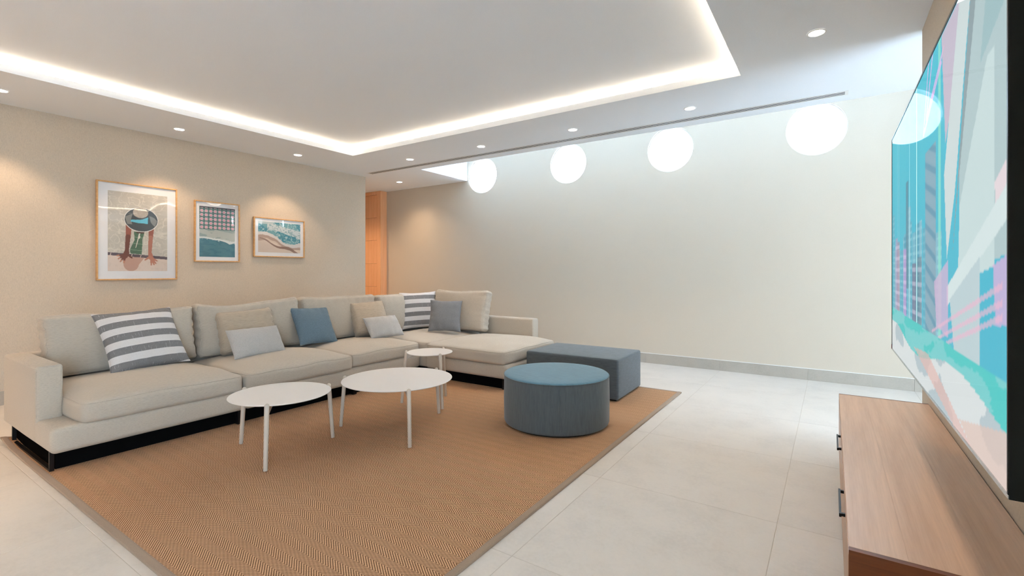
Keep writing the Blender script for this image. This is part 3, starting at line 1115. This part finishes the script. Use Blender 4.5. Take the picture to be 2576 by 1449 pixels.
# ------------------------------------------------------------------ tables
def round_table(name, label, cat, loc, r_top, r_foot, z_top, leg_angles, group=None):
    t = tag(empty(name, (loc[0], loc[1], FZ)), label, cat, group)
    zt = z_top - FZ
    MB().lathe([(0, zt - 0.010), (r_top - 0.012, zt - 0.010), (r_top - 0.003, zt - 0.006), (r_top, zt - 0.0025), (r_top - 0.0012, zt), (0, zt)], 96).build('table_top', M['table_white'], t)
    for a in leg_angles:
        ca, sa = math.cos(a), math.sin(a)
        rt = r_top + 0.006
        p0 = Vector((r_foot * ca, r_foot * sa, 0))
        p1 = Vector((rt * ca, rt * sa, zt + 0.012))
        mb = MB()
        path = [p0.lerp(p1, k) for k in (0.0, 0.004, 0.3, 0.7, 0.97, 0.988, 1.0)]
        mb.tube(path, [0.0125, 0.0135, 0.0140, 0.0150, 0.0150, 0.012, 0.005], 14)
        leg = mb.build('leg', M['leg_white'], t, smooth=True)
        # flat bracket from leg to the underside
        b = MB()
        d = Vector((ca, sa, 0))
        nrm = Vector((-sa, ca, 0)) * 0.006
        z1 = zt - 0.0105
        q = [d * (rt - 0.004) + Vector((0, 0, z1)), d * (rt * 0.30) + Vector((0, 0, z1)), d * (rt * 0.30) + Vector((0, 0, z1 - 0.016)), d * (rt * 0.72) + Vector((0, 0, z1 - 0.022)), d * (rt + 0.002) + Vector((0, 0, z1 - 0.062))]
        vv = [p + nrm for p in q] + [p - nrm for p in q]
        m = len(q)
        b.add(vv, [tuple(range(m)), tuple(range(2 * m - 1, m - 1, -1))] + [(i, i + m, (i + 1) % m + m, (i + 1) % m) for i in range(m)])
        b.build('bracket', M['leg_white'], t)
    MB().lathe([(0, zt - 0.027), (rt * 0.32, zt - 0.027), (rt * 0.32, zt - 0.0105), (0, zt - 0.0105)], 24).build('hub', M['leg_white'], t)
    return t


def angs(c, pts):
    return [math.atan2(y - c[1], x - c[0]) for x, y in pts]


ca = (-3.170, 1.868)
round_table('coffee_table', 'medium round white coffee table nearest the left sofa arm', 'table', ca, 0.325, 0.362, 0.408, angs(ca, [(-3.521, 1.773), (-2.908, 1.61), (-3.084, 2.222)]), 'round white tables')
cb = (-2.850, 2.645)
round_table('coffee_table', 'largest round white coffee table in the middle of the rug', 'table', cb, 0.425, 0.465, 0.404, angs(cb, [(-3.252, 2.416), (-2.457, 2.391), (-2.84, 3.128)]), 'round white tables')
cc = (-3.145, 3.317)
round_table('side_table', 'smallest and tallest round white side table before the chaise', 'table', cc, 0.213, 0.262, 0.492, angs(cc, [(-3.358, 3.161), (-2.898, 3.219), (-3.179, 3.572)]), 'round white tables')

# ------------------------------------------------------------------ poufs
p = tag(empty('round_pouf', (-1.89, 3.49, FZ)), 'round drum pouf in blue velvet standing on the rug', 'pouf')
pr_, ph_ = 0.43, 0.418 - FZ
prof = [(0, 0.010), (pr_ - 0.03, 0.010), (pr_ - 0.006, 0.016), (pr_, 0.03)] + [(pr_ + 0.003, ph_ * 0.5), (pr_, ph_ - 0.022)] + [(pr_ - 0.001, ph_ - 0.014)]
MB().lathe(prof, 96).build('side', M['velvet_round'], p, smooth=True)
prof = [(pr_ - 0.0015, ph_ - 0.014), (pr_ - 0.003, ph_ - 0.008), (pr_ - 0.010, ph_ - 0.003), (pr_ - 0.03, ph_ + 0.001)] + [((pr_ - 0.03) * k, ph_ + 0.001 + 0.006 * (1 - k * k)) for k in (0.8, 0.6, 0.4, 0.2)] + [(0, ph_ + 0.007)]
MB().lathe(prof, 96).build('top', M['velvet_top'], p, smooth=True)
MB().tube([(pr_ * math.cos(2 * math.pi * k / 96), pr_ * math.sin(2 * math.pi * k / 96), ph_ - 0.014) for k in range(96)], 0.0028, 6, True).build('piping', M['velvet_round'], p, smooth=True)
MB().lathe([(0, 0), (pr_ - 0.035, 0), (pr_ - 0.035, 0.010), (0, 0.010)], 64).build('base', M['black_metal'], p)
an = math.atan2(-1.0, 0.62)
MB().tube([((pr_ + 0.0032 * math.sin(math.pi * k / 8)) * math.cos(an), (pr_ + 0.0032 * math.sin(math.pi * k / 8)) * math.sin(an), 0.03 + (ph_ - 0.05) * k / 8) for k in range(9)], 0.0016, 5).build('seam', M['velvet_round'], p, smooth=True)

p = tag(empty('rectangular_pouf', (-2.185, 4.645, FZ), math.radians(1.5)), 'rectangular slate blue velvet ottoman between round pouf and chaise', 'pouf')
hx, hy, hz = 0.505, 0.352, (0.41 - FZ - 0.012) / 2
df = lambda q: soft(q, (hx, hy, hz), 0.006, 0.003)
v, f = rounded_box(hx, hy, hz, 0.022, 3, 0.08, df)
mesh_obj('body', v, f, M['velvet_rect'], p, (0, 0, hz + 0.012), True)
k = 0.022 * 0.293
MB().tube([df(Vector((x, y, hz - k))) for x, y in rect_path(hx - k, hy - k, 0.022)], 0.0024, 5, True).build('piping', M['velvet_rect'], p, (0, 0, hz + 0.012), True)
MB().box((-hx + 0.03, -hy + 0.03, 0), (hx - 0.03, hy - 0.03, 0.0115)).build('base', M['black_metal'], p)

# ------------------------------------------------------------------ media cabinet
CX0, CX1, CY0, CY1, CZ = 0.043, 0.486, 1.70, 3.772, 0.45
cab = tag(empty('media_cabinet', ((CX0 + CX1) / 2, (CY0 + CY1) / 2, 0)), 'long low washed oak media cabinet with black handles under television', 'cabinet')
ox, oy = (CX0 + CX1) / 2, (CY0 + CY1) / 2


def cpart(name, a, b, mat, parent=cab, r=0.0015):
    h = [(q - p_) / 2 for p_, q in zip(a, b)]
    c = [(q + p_) / 2 for p_, q in zip(a, b)]
    v_, f_ = rounded_box(*h, r, 1, 5.0)
    loc = Vector((c[0] - ox, c[1] - oy, c[2]))
    if parent is not cab:
        loc = loc - parent.location
    return mesh_obj(name, v_, f_, mat, parent, loc)


for k, (xa, xb) in enumerate(((CX0, CX0 + 0.135), (CX0 + 0.1351, CX0 + 0.295), (CX0 + 0.2951, CX1))):
    cpart('top_board', (xa, CY0 + 0.0012, CZ - 0.022), (xb, CY1 - 0.0012, CZ), M['oak_top'], r=0.0004)
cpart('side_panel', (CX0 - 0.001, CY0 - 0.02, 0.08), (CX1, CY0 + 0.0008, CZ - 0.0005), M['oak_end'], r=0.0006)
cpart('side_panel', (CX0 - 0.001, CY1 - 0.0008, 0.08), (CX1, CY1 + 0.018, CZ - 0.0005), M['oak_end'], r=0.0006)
cpart('bottom_panel', (CX0 + 0.02, CY0 + 0.0205, 0.08), (CX1, CY1 - 0.0205, 0.10), M['oak_front'])
cpart('back_panel', (CX1 - 0.01, CY0 + 0.0205, 0.1005), (CX1, CY1 - 0.0205, CZ - 0.0225), M['oak_front'])
cpart('plinth_or_shade', (CX0 + 0.06, CY0 + 0.05, 0.0), (CX1, CY1 - 0.05, 0.0795), M['black_metal'])
for ya, yb_, hy_ in ((CY0 + 0.002, 2.508, 2.14), (2.511, 3.268, 2.885), (3.271, CY1 - 0.002, None)):
    dr = cpart('drawer_front' if hy_ else 'fixed_panel', (CX0 - 0.002, ya, 0.085), (CX0 + 0.016, yb_, CZ - 0.024), M['oak_front'])
    if hy_:
        hd = MB()
        hd.box((-0.018, -0.115, -0.006), (-0.011, 0.115, 0.006)).box((-0.011, -0.110, -0.005), (0, -0.100, 0.005)).box((-0.011, 0.100, -0.005), (0, 0.110, 0.005))
        hd.build('handle', M['black_metal'], dr, Vector((CX0 - 0.0022 - ox, hy_ - oy, 0.398)) - dr.location)

# ------------------------------------------------------------------ painted prints (flat artwork as vertex colours)
def grid_print(name, w, h, nx, ny, paint, mat, parent, matrix):
    """flat sheet in local x (width) / y (height); paint(U, V) -> rgb 0..255 with U right, V up in 0..1"""
    U, Vv = np.meshgrid(np.linspace(0, 1, nx + 1), np.linspace(0, 1, ny + 1))
    rgb = np.clip(paint(U, Vv), 0, 255) / 255.0
    rgb = np.where(rgb <= 0.04045, rgb / 12.92, ((rgb + 0.055) / 1.055) ** 2.4)
    verts = np.stack([(U - 0.5) * w, (Vv - 0.5) * h, 0 * U], -1).reshape(-1, 3)
    i = np.arange(nx)[None, :] + (nx + 1) * np.arange(ny)[:, None]
    quads = np.stack([i, i + 1, i + nx + 2, i + nx + 1], -1).reshape(-1, 4)
    o = mesh_obj(name, verts.tolist(), quads.tolist(), mat, parent, None, False, matrix)
    ca_ = o.data.color_attributes.new('print', 'FLOAT_COLOR', 'POINT')
    c4 = np.concatenate([rgb.reshape(-1, 3), np.ones((rgb.size // 3, 1))], 1).astype(np.float32)
    ca_.data.foreach_set('color', c4.ravel())
    return o


def vnoise(U, V, su, sv, seed, octv=4):
    out = np.zeros_like(U)
    amp = 1.0
    tot = 0.0
    rs = np.random.RandomState(seed)
    for k in range(octv):
        n = 64
        tab = rs.rand(n, n)
        x, y = U * su * 2 ** k, V * sv * 2 ** k
        xi, yi = np.floor(x).astype(int), np.floor(y).astype(int)
        fx, fy = x - xi, y - yi
        fx, fy = fx * fx * (3 - 2 * fx), fy * fy * (3 - 2 * fy)
        a, b = tab[yi % n, xi % n], tab[yi % n, (xi + 1) % n]
        c, d = tab[(yi + 1) % n, xi % n], tab[(yi + 1) % n, (xi + 1) % n]
        out += amp * ((a * (1 - fx) + b * fx) * (1 - fy) + (c * (1 - fx) + d * fx) * fy)
        tot += amp
        amp *= 0.5
    return out / tot


def inpoly(U, V, pts):
    ins = np.zeros(U.shape, bool)
    n = len(pts)
    for i in range(n):
        (xa, ya), (xb, yb) = pts[i], pts[(i + 1) % n]
        if ya == yb:
            continue
        c = ((ya > V) != (yb > V)) & (U < (xb - xa) * (V - ya) / (yb - ya) + xa)
        ins ^= c
    return ins


def put(img, mask, col, a=1.0):
    m = np.asarray(mask, float)[..., None] * a
    return img * (1 - m) + np.array(col, float) * m


def capsule(U, V, asp, p0, p1, r0, r1):
    """tapered stroke; asp = width / height so that circles stay round"""
    X, Y = U * asp, V
    ax, ay, bx, by = p0[0] * asp, p0[1], p1[0] * asp, p1[1]
    t = np.clip(((X - ax) * (bx - ax) + (Y - ay) * (by - ay)) / ((bx - ax) ** 2 + (by - ay) ** 2 + 1e-9), 0, 1)
    d = np.hypot(X - ax - t * (bx - ax), Y - ay - t * (by - ay))
    return d < r0 + (r1 - r0) * t


def ellipse(U, V, c, ru, rv):
    return ((U - c[0]) / ru) ** 2 + ((V - c[1]) / rv) ** 2 < 1


def water_lines(U, V, su, sv, seed, width=0.05):
    n = vnoise(U + 0.06 * vnoise(U, V, 5, 5, seed + 9), V + 0.06 * vnoise(U, V, 6, 6, seed + 4), su, sv, seed, 2)
    return np.clip(1 - np.abs(n - 0.5) / width, 0, 1)


def paint_pool(U, V):
    asp = 0.66
    img = np.zeros(U.shape + (3,)) + np.array((203, 198, 188.0))
    img = put(img, vnoise(U, V, 5, 9, 3), (176, 172, 162), 0.6)
    img = put(img, water_lines(U, V, 7, 14, 11), (226, 220, 208), 0.75)
    img = put(img, water_lines(U, V, 10, 20, 23, 0.035), (232, 226, 214), 0.6)
    # stone edge of the pool and its dark tile course, both a little tilted
    edge = 0.235 - 0.045 * U
    img = put(img, V < edge, (226, 208, 196))
    img = put(img, (V < edge) & (vnoise(U, V, 30, 30, 8) > 0.62), (216, 198, 186), 0.5)
    band = (V < edge) & (V > edge - 0.036)
    img = put(img, band, (88, 74, 84))
    for q in (0.05, 0.39, 0.54):
        img = put(img, band & (np.abs(U - q - 0.3 * (V - edge)) < 0.006), (214, 196, 186))
    # submerged green swimsuit shape with pale tile lines
    body = inpoly(U, V, [(0.42, 0.505), (0.60, 0.505), (0.56, 0.40), (0.56, 0.33), (0.55, 0.215), (0.36, 0.225), (0.355, 0.28), (0.43, 0.40)])
    img = put(img, body, (74, 110, 88))
    img = put(img, body & (np.abs(((V + 0.05 * U) * 12) % 1 - 0.5) < 0.045), (150, 176, 150), 0.7)
    img = put(img, capsule(U, V, asp, (0.52, 0.50), (0.45, 0.30), 0.008, 0.003), (226, 220, 208))
    img = put(img, ellipse(U, V, (0.51, 0.44), 0.016, 0.022), (226, 220, 208))
    img = put(img, inpoly(U, V, [(0.45, 0.505), (0.60, 0.505), (0.585, 0.485), (0.47, 0.485)]), (78, 56, 50))
    # shadow of the hat on the stone
    sh = ellipse(U, V, (0.375, 0.085), 0.125, 0.085) | inpoly(U, V, [(0.28, 0.18), (0.60, 0.175), (0.49, 0.07), (0.27, 0.07)])
    img = put(img, sh & (V < edge - 0.02), (196, 158, 142))
    # arms
    dk, md, lt = (112, 62, 52), (150, 84, 66), (178, 112, 92)
    img = put(img, capsule(U, V, asp, (0.335, 0.60), (0.325, 0.43), 0.034, 0.027), md)
    img = put(img, capsule(U, V, asp, (0.322, 0.44), (0.300, 0.23), 0.027, 0.021), dk)
    img = put(img, capsule(U, V, asp, (0.720, 0.60), (0.705, 0.43), 0.032, 0.026), md)
    img = put(img, capsule(U, V, asp, (0.705, 0.44), (0.690, 0.22), 0.026, 0.019), lt)
    # hands with spread fingers
    img = put(img, capsule(U, V, asp, (0.300, 0.235), (0.275, 0.190), 0.030, 0.030), dk)
    for tip in ((0.145, 0.195), (0.165, 0.155), (0.20, 0.120), (0.255, 0.105)):
        img = put(img, capsule(U, V, asp, (0.275, 0.205), tip, 0.016, 0.008), dk)
        img = put(img, capsule(U, V, asp, (tip[0] * 0.8 + 0.055, tip[1] * 0.8 + 0.041), tip, 0.0085, 0.0075), (196, 138, 112))
    img = put(img, capsule(U, V, asp, (0.31, 0.21), (0.385, 0.17), 0.016, 0.009), dk)
    img = put(img, capsule(U, V, asp, (0.695, 0.225), (0.715, 0.170), 0.024, 0.028), lt)
    for tip in ((0.715, 0.080), (0.765, 0.085), (0.795, 0.100), (0.815, 0.135)):
        img = put(img, capsule(U, V, asp, (0.715, 0.175), tip, 0.015, 0.008), (188, 122, 100))
    img = put(img, capsule(U, V, asp, (0.695, 0.19), (0.610, 0.145), 0.015, 0.009), (188, 122, 100))
    # the straw hat seen from above
    hat = ellipse(U, V, (0.547, 0.662), 0.290, 0.158)
    img = put(img, hat, (232, 230, 228))
    inner = ellipse(U, V, (0.547, 0.662), 0.279, 0.150)
    img = put(img, inner, (66, 76, 84))
    img = put(img, inner & (np.abs((np.hypot((U - 0.547) / 0.29, (V - 0.662) / 0.158) * 14) % 1 - 0.5) < 0.2), (76, 88, 96), 0.6)
    for q in ([(0.27, 0.69), (0.40, 0.735), (0.37, 0.66), (0.39, 0.60), (0.31, 0.60)], [(0.68, 0.72), (0.76, 0.70), (0.82, 0.66), (0.78, 0.58), (0.71, 0.63)]):
        img = put(img, inner & inpoly(U, V, q), (146, 150, 148), 0.85)
    img = put(img, inner & inpoly(U, V, [(0.37, 0.655), (0.55, 0.665), (0.66, 0.70), (0.655, 0.615), (0.50, 0.618), (0.37, 0.632)]), (96, 190, 214))  # cyan reflection painted into the hat
    crown = ellipse(U, V, (0.530, 0.752), 0.130, 0.066)
    img = put(img, crown, (178, 170, 160))
    img = put(img, crown & (vnoise(U, V, 60, 60, 5, 2) > 0.55), (196, 188, 178), 0.6)
    return img


def paint_shore(U, V):
    img = np.zeros(U.shape + (3,)) + np.array((166, 178, 176.0))
    img = put(img, vnoise(U, V, 2, 9, 31), (128, 150, 152), 0.9)
    wave = 0.365 - 0.075 * np.clip((U - 0.55) / 0.35, 0, 1) + 0.018 * np.sin(U * 7 + 1.0) + 0.028 * (vnoise(U, V, 9, 3, 41) - 0.5)
    img = put(img, (V > wave) & (V < wave + 0.19) & (vnoise(U, V, 3, 14, 12) > 0.5), (196, 200, 192), 0.7)
    sea = V < wave
    img = put(img, sea, (56, 116, 134))
    img = put(img, sea & (vnoise(U, V, 6, 20, 17) > 0.56), (74, 132, 146), 0.6)
    img = put(img, (V < wave + 0.018) & (V > wave - 0.012 - 0.035 * np.exp(-((U - 0.84) / 0.10) ** 2)), (222, 226, 224))
    img = put(img, (np.abs(V - wave + 0.005) < 0.035) & (vnoise(U, V, 24, 40, 19) > 0.6), (214, 222, 222), 0.7)
    top = 0.545
    fld = V > top
    img = put(img, fld, (82, 120, 118))
    gx, gy = (U * 8.05) % 1 - 0.5, ((V - top) / (1 - top) * 5.6) % 1 - 0.5
    dk = fld & (np.hypot(gx * 0.95 + 0.12, gy + 0.30) < 0.20)
    img = put(img, dk, (44, 66, 74), 0.8)
    ang = np.arctan2(gy - 0.02, gx)
    rad = np.hypot(gx, gy - 0.02)
    pet = fld & (rad < 0.16 + 0.26 * np.abs(np.cos(ang * 3)) ** 0.6)
    ring = np.abs(np.cos(ang * 3)) > 0.55
    img = put(img, pet, (232, 222, 226))
    img = put(img, pet & ring & (rad > 0.06) & (rad < 0.30), (226, 130, 158), 0.9)
    img = put(img, fld & (rad < 0.07), (214, 92, 120))
    img = put(img, V > 0.975, (62, 70, 80), 0.8)
    return img


def paint_beach(U, V):
    img = np.zeros(U.shape + (3,)) + np.array((222, 204, 190.0))
    img = put(img, vnoise(U, V, 3, 4, 52), (204, 182, 166), 0.6)
    n = vnoise(U, V, 5, 5, 61)
    shore = 0.52 - 0.30 * U + 0.10 * np.sin(U * 6.0 + 0.4) + 0.14 * (n - 0.5)
    wet = (V < shore + 0.02) & (V > shore - 0.20 + 0.10 * U)
    img = put(img, wet, (170, 142, 126), 0.75)
    ridge = 0.47 - 0.62 * U + 0.16 * np.clip(U - 0.25, 0, 1) + 0.04 * np.sin(U * 11)
    img = put(img, (np.abs(V - ridge) < 0.05 * np.clip(0.2 + U, 0, 1)) & (U > 0.03), (134, 102, 88), 0.85)
    img = put(img, (V > ridge + 0.04) & (V < shore - 0.10), (232, 214, 196), 0.7)
    sea = V > shore + 0.06
    img = put(img, sea, (62, 140, 158))
    img = put(img, sea & (vnoise(U, V, 7, 6, 71) > 0.52), (124, 172, 180), 0.75)
    img = put(img, sea & (vnoise(U, V, 40, 30, 77, 2) > 0.66), (196, 214, 214), 0.8)
    foam = (np.abs(V - shore - 0.05) < 0.055 + 0.03 * (n - 0.5))
    img = put(img, foam, (222, 216, 212), 0.95)
    f2 = (V > 0.86 - 0.42 * np.clip(U - 0.35, 0, 1) - 0.10 + 0.12 * (vnoise(U, V, 6, 6, 83) - 0.5)) & (V < 1.04 - 0.28 * U + 0.06 * (n - 0.5)) & (U > 0.2)
    img = put(img, f2, (206, 214, 214), 0.95)
    img = put(img, f2 & (vnoise(U, V, 34, 26, 87, 2) > 0.60), (128, 166, 174), 0.8)
    img = put(img, (V > 0.93) & (U < 0.35), (196, 206, 206), 0.8)
    return img


def picture(label, yc, zc, w, h, mw_side, mw_top, mw_bot, paint, nx, ny, bow, ph0):
    """framed print on the left wall; local x = along the wall (+y), local y = up, local z = into the room"""
    depth, fw = 0.032, 0.014
    root = tag(empty('framed_print', (XL, yc, zc)), label, 'picture', 'framed prints on the wall')
    m0 = Matrix(((0, 0, 1, 0), (1, 0, 0, 0), (0, 1, 0, 0), (0, 0, 0, 1)))
    for nm, a, b in (('frame_rail', (-w / 2, h / 2 - fw, 0.001), (w / 2, h / 2, depth)), ('frame_rail', (-w / 2, -h / 2, 0.001), (w / 2, -h / 2 + fw, depth)),
                     ('frame_stile', (-w / 2, -h / 2 + fw, 0.001), (-w / 2 + fw, h / 2 - fw, depth)), ('frame_stile', (w / 2 - fw, -h / 2 + fw, 0.001), (w / 2, h / 2 - fw, depth))):
        hh = [(q - p_) / 2 for p_, q in zip(a, b)]
        c = Vector([(q + p_) / 2 for p_, q in zip(a, b)])
        v_, f_ = rounded_box(*hh, 0.002, 1, 5.0)
        mesh_obj(nm, v_, f_, M['frame_oak'], root, None, False, m0 @ Matrix.Translation(c))
    iw, ih = w - 2 * fw, h - 2 * fw
    MB().box((-iw / 2, -ih / 2, 0.004), (iw / 2, ih / 2, 0.016)).build('mount', M['mat_board'], root, matrix=m0)
    pw, ph = w - 2 * mw_side, h - mw_top - mw_bot
    grid_print('print', pw, ph, nx, ny, paint, M['print'], root, m0 @ Matrix.Translation((0, (mw_bot - mw_top) / 2, 0.0166)))
    # acrylic sheet, slightly bowed
    k = 48
    v_ = []
    for i in range(k + 1):
        for j in range(k + 1):
            u, q = -1 + 2 * i / k, -1 + 2 * j / k
            v_.append((u * iw / 2, q * ih / 2, 0.021 + bow * math.sin(2 * math.pi * u * iw / 2 / 0.50 + ph0) + 0.0155 * ih * (1 - q * q)))
    f_ = [(i * (k + 1) + j, (i + 1) * (k + 1) + j, (i + 1) * (k + 1) + j + 1, i * (k + 1) + j + 1) for i in range(k) for j in range(k)]
    mesh_obj('acrylic_sheet', v_, f_, M['glass'], root, None, True, m0)
    return root


SC = abs(XL) / 6.31
picture('large framed print of a swimmer in a wide hat at a pool edge', 2.082 * SC, CAM_H + (1.674 - CAM_H) * SC, 0.731 * SC, 1.040 * SC, 0.098, 0.098, 0.098, paint_pool, 170, 250, 0.0026, 0.4)
picture('medium framed print of pink beach umbrellas above a teal sea', 2.890 * SC, CAM_H + (1.731 - CAM_H) * SC, 0.522 * SC, 0.735 * SC, 0.057, 0.066, 0.062, paint_shore, 180, 250, 0.0032, 0.0)
picture('smallest framed print of a sandy shore with foaming surf', 3.692 * SC, CAM_H + (1.703 - CAM_H) * SC, 0.724 * SC, 0.527 * SC, 0.062, 0.055, 0.064, paint_beach, 190, 130, 0.0026, 1.0)

# ------------------------------------------------------------------ television
TVX, TVY0, TVY1, TVZ0, TVZ1 = 0.256, 1.163, 3.075, 0.856, 1.915
tv = tag(empty('television', (TVX + 0.03, (TVY0 + TVY1) / 2, TVZ0)), 'very large flat television showing a teal city scene, on the right wall', 'television')
T0 = Vector((TVX + 0.03, (TVY0 + TVY1) / 2, TVZ0))


def tvbox(name, a, b, mat):
    mb_ = MB().box(a, b)
    mb_.v = [tuple(Vector(q) - T0) for q in mb_.v]
    return mb_.build(name, M[mat], tv)


tvbox('housing', (TVX + 0.004, TVY0 + 0.002, TVZ0 + 0.002), (TVX + 0.045, TVY1 - 0.002, TVZ1 - 0.002), 'black_gloss')
tvbox('rear_cover', (TVX + 0.045, TVY0 + 0.25, TVZ0 + 0.1), (TVX + 0.08, TVY1 - 0.25, TVZ1 - 0.25), 'black_gloss')
tvbox('side_trim', (TVX - 0.001, TVY0 - 0.002, TVZ0), (TVX + 0.022, TVY0 + 0.002, TVZ1), 'tv_side')
tvbox('bezel', (TVX - 0.002, TVY0, TVZ1 - 0.007), (TVX + 0.0035, TVY1, TVZ1), 'black_gloss')
tvbox('bezel', (TVX - 0.002, TVY0, TVZ0), (TVX + 0.0035, TVY1, TVZ0 + 0.007), 'chrome')
tvbox('bezel', (TVX - 0.002, TVY0, TVZ0 + 0.007), (TVX + 0.0035, TVY0 + 0.007, TVZ1 - 0.007), 'black_gloss')
tvbox('bezel', (TVX - 0.002, TVY1 - 0.007, TVZ0 + 0.007), (TVX + 0.0035, TVY1, TVZ1 - 0.007), 'black_gloss')
tvbox('sticker', (TVX - 0.003, TVY1 - 0.004, TVZ0 + 0.002), (TVX + 0.006, TVY1 + 0.001, TVZ0 + 0.026), 'red')
tvbox('wall_mount', (TVX + 0.08, 1.85, 1.1), (XR - 0.001, 2.35, 1.55), 'black_metal')


def paint_city(U, V):
    """U runs from the far (left) edge to the near edge"""
    img = np.zeros(U.shape + (3,)) + np.array((86, 190, 206.0))
    img = put(img, np.clip(1.15 - V * 1.1, 0, 1), (92, 176, 198), 0.8)
    img = put(img, vnoise(U, V, 12, 1.2, 5, 3), (70, 172, 196), 0.6)
    # distant towers
    rs = np.random.RandomState(4)
    for k in range(16):
        c = 0.02 + 0.042 * k + 0.015 * rs.rand()
        wd = 0.012 + 0.016 * rs.rand()
        tp = 0.42 + 0.22 * rs.rand()
        col = [(104, 164, 182), (128, 172, 188), (88, 148, 172), (142, 178, 192)][k % 4]
        m = (np.abs(U - c) < wd) & (V < tp)
        img = put(img, m, col, 0.75)
        img = put(img, m & (np.abs((V * 38) % 1 - 0.5) < 0.17) & (np.abs((U * 70) % 1 - 0.5) < 0.3), (168, 214, 220), 0.5)
    img = put(img, (np.abs(U - 0.30) < 0.02) & (V < 0.72) & (V > 0.3), (96, 134, 150), 0.8)
    img = put(img, (np.abs(U - 0.585) < 0.050) & (V < 0.74), (136, 164, 178), 0.95)
    img = put(img, (np.abs(U - 0.585) < 0.050) & (V < 0.74) & (np.abs((V * 16 + U * 8) % 1 - 0.5) < 0.16), (100, 146, 168), 0.8)
    # tall beams of light
    for c, wd, col, al in ((0.435, 0.0028, (214, 255, 244), 1), (0.665, 0.011, (140, 214, 196), 0.8), (0.12, 0.003, (196, 220, 240), 0.6), (0.15, 0.002, (230, 220, 190), 0.6), (0.335, 0.003, (206, 246, 246), 0.6)):
        img = put(img, np.abs(U - c) < wd, col, al)
    # thin pink chevron sign up high
    for a, b in (((0.575, 1.02), (0.515, 0.80)), ((0.615, 1.02), (0.545, 0.84)), ((0.515, 0.80), (0.68, 0.93)), ((0.545, 0.84), (0.70, 0.96))):
        img = put(img, capsule(U, V, 1.8, a, b, 0.005, 0.005), (214, 176, 222))
    # pink cloud columns and big pale towers at the near side
    img = put(img, inpoly(U, V, [(0.68, 1.0), (0.80, 1.0), (0.74, 0.76), (0.71, 0.70)]), (206, 178, 192), 0.85)
    img = put(img, inpoly(U, V, [(0.80, 1.0), (0.865, 1.0), (0.77, 0.55), (0.72, 0.40), (0.70, 0.62)]), (196, 208, 208))
    img = put(img, inpoly(U, V, [(0.865, 1.0), (0.90, 1.0), (0.80, 0.60), (0.755, 0.40)]), (140, 156, 160))
    img = put(img, inpoly(U, V, [(0.90, 1.0), (1.0, 1.0), (1.0, 0.40), (0.80, 0.36), (0.80, 0.60)]), (170, 190, 192))
    img = put(img, inpoly(U, V, [(0.93, 0.93), (1.0, 0.99), (1.0, 0.84), (0.90, 0.78)]), (146, 178, 182), 0.7)
    img = put(img, inpoly(U, V, [(0.80, 0.52), (0.93, 0.78), (0.955, 0.78), (0.955, 0.38), (0.79, 0.34)]), (190, 208, 208))
    img = put(img, inpoly(U, V, [(0.955, 0.53), (0.995, 0.56), (0.995, 0.47), (0.965, 0.45)]), (216, 204, 208))
    img = put(img, inpoly(U, V, [(0.72, 0.33), (1.0, 0.52), (1.0, 0.46), (0.72, 0.28)]), (202, 216, 216))
    img = put(img, inpoly(U, V, [(0.74, 0.30), (0.90, 0.40), (0.90, 0.16), (0.78, 0.12)]), (180, 198, 202))
    img = put(img, inpoly(U, V, [(0.62, 0.34), (0.73, 0.40), (0.73, 0.20), (0.64, 0.22)]), (200, 172, 200), 0.8)
    img = put(img, inpoly(U, V, [(0.95, 0.38), (1.0, 0.40), (1.0, 0.28), (0.96, 0.27)]), (206, 170, 206), 0.8)
    # pink light rays low down
    for yy in (0.245, 0.215, 0.19):
        img = put(img, capsule(U, V, 1.8, (0.60, yy - 0.05), (0.98, yy + 0.10), 0.004, 0.006), (222, 176, 196), 0.7)
    for c, tp, col in ((0.10, 0.52, (196, 150, 180)), (0.14, 0.50, (180, 130, 150)), (0.26, 0.46, (224, 148, 206)), (0.40, 0.40, (120, 96, 120)), (0.47, 0.42, (110, 120, 132))):
        img = put(img, (np.abs(U - c) < 0.024) & (V < tp) & (V > 0.12), col, 0.55)
        img = put(img, (np.abs(U - c) < 0.024) & (V < tp) & (V > 0.12) & (np.abs((V * 20) % 1 - 0.5) < 0.15), (220, 210, 226), 0.4)
    # street: teal carriageway, pale pavement with soft shade patches
    st = 0.20 - 0.02 * U
    img = put(img, V < st, (120, 196, 196))
    img = put(img, (V < st) & (vnoise(U, V, 9, 16, 33) > 0.55), (70, 190, 186), 0.7)
    pv = 0.11 + 0.03 * np.sin(U * 9 + 1)
    img = put(img, V < pv, (206, 212, 212))
    img = put(img, (V < pv) & (vnoise(U, V, 6, 10, 35) > 0.55), (166, 182, 188), 0.8)
    img = put(img, inpoly(U, V, [(0.40, 0.10), (0.56, 0.12), (0.86, 0.0), (0.76, 0.0)]), (214, 176, 168), 0.7)
    img = put(img, inpoly(U, V, [(0.80, 0.03), (1.0, 0.10), (1.0, 0.0), (0.86, 0.0)]), (212, 184, 172), 0.7)
    return img


m_tv = Matrix(((0, 0, -1, 0), (-1, 0, 0, 0), (0, 1, 0, 0), (0, 0, 0, 1)))
m_tv.translation = Vector((TVX, (TVY0 + TVY1) / 2, (TVZ0 + TVZ1) / 2)) - T0
sw, sh_ = TVY1 - TVY0 - 0.014, TVZ1 - TVZ0 - 0.014
grid_print('screen', sw, sh_, 300, 200, paint_city, M['screen'], tv, m_tv)
m2 = m_tv.copy()
m2.translation = m_tv.translation + Vector((-0.001, 0, 0))
mesh_obj('screen_glass', [(-sw / 2, -sh_ / 2, 0), (sw / 2, -sh_ / 2, 0), (sw / 2, sh_ / 2, 0), (-sw / 2, sh_ / 2, 0)], [(0, 1, 2, 3)], M['screen_glass'], tv, None, False, m2)
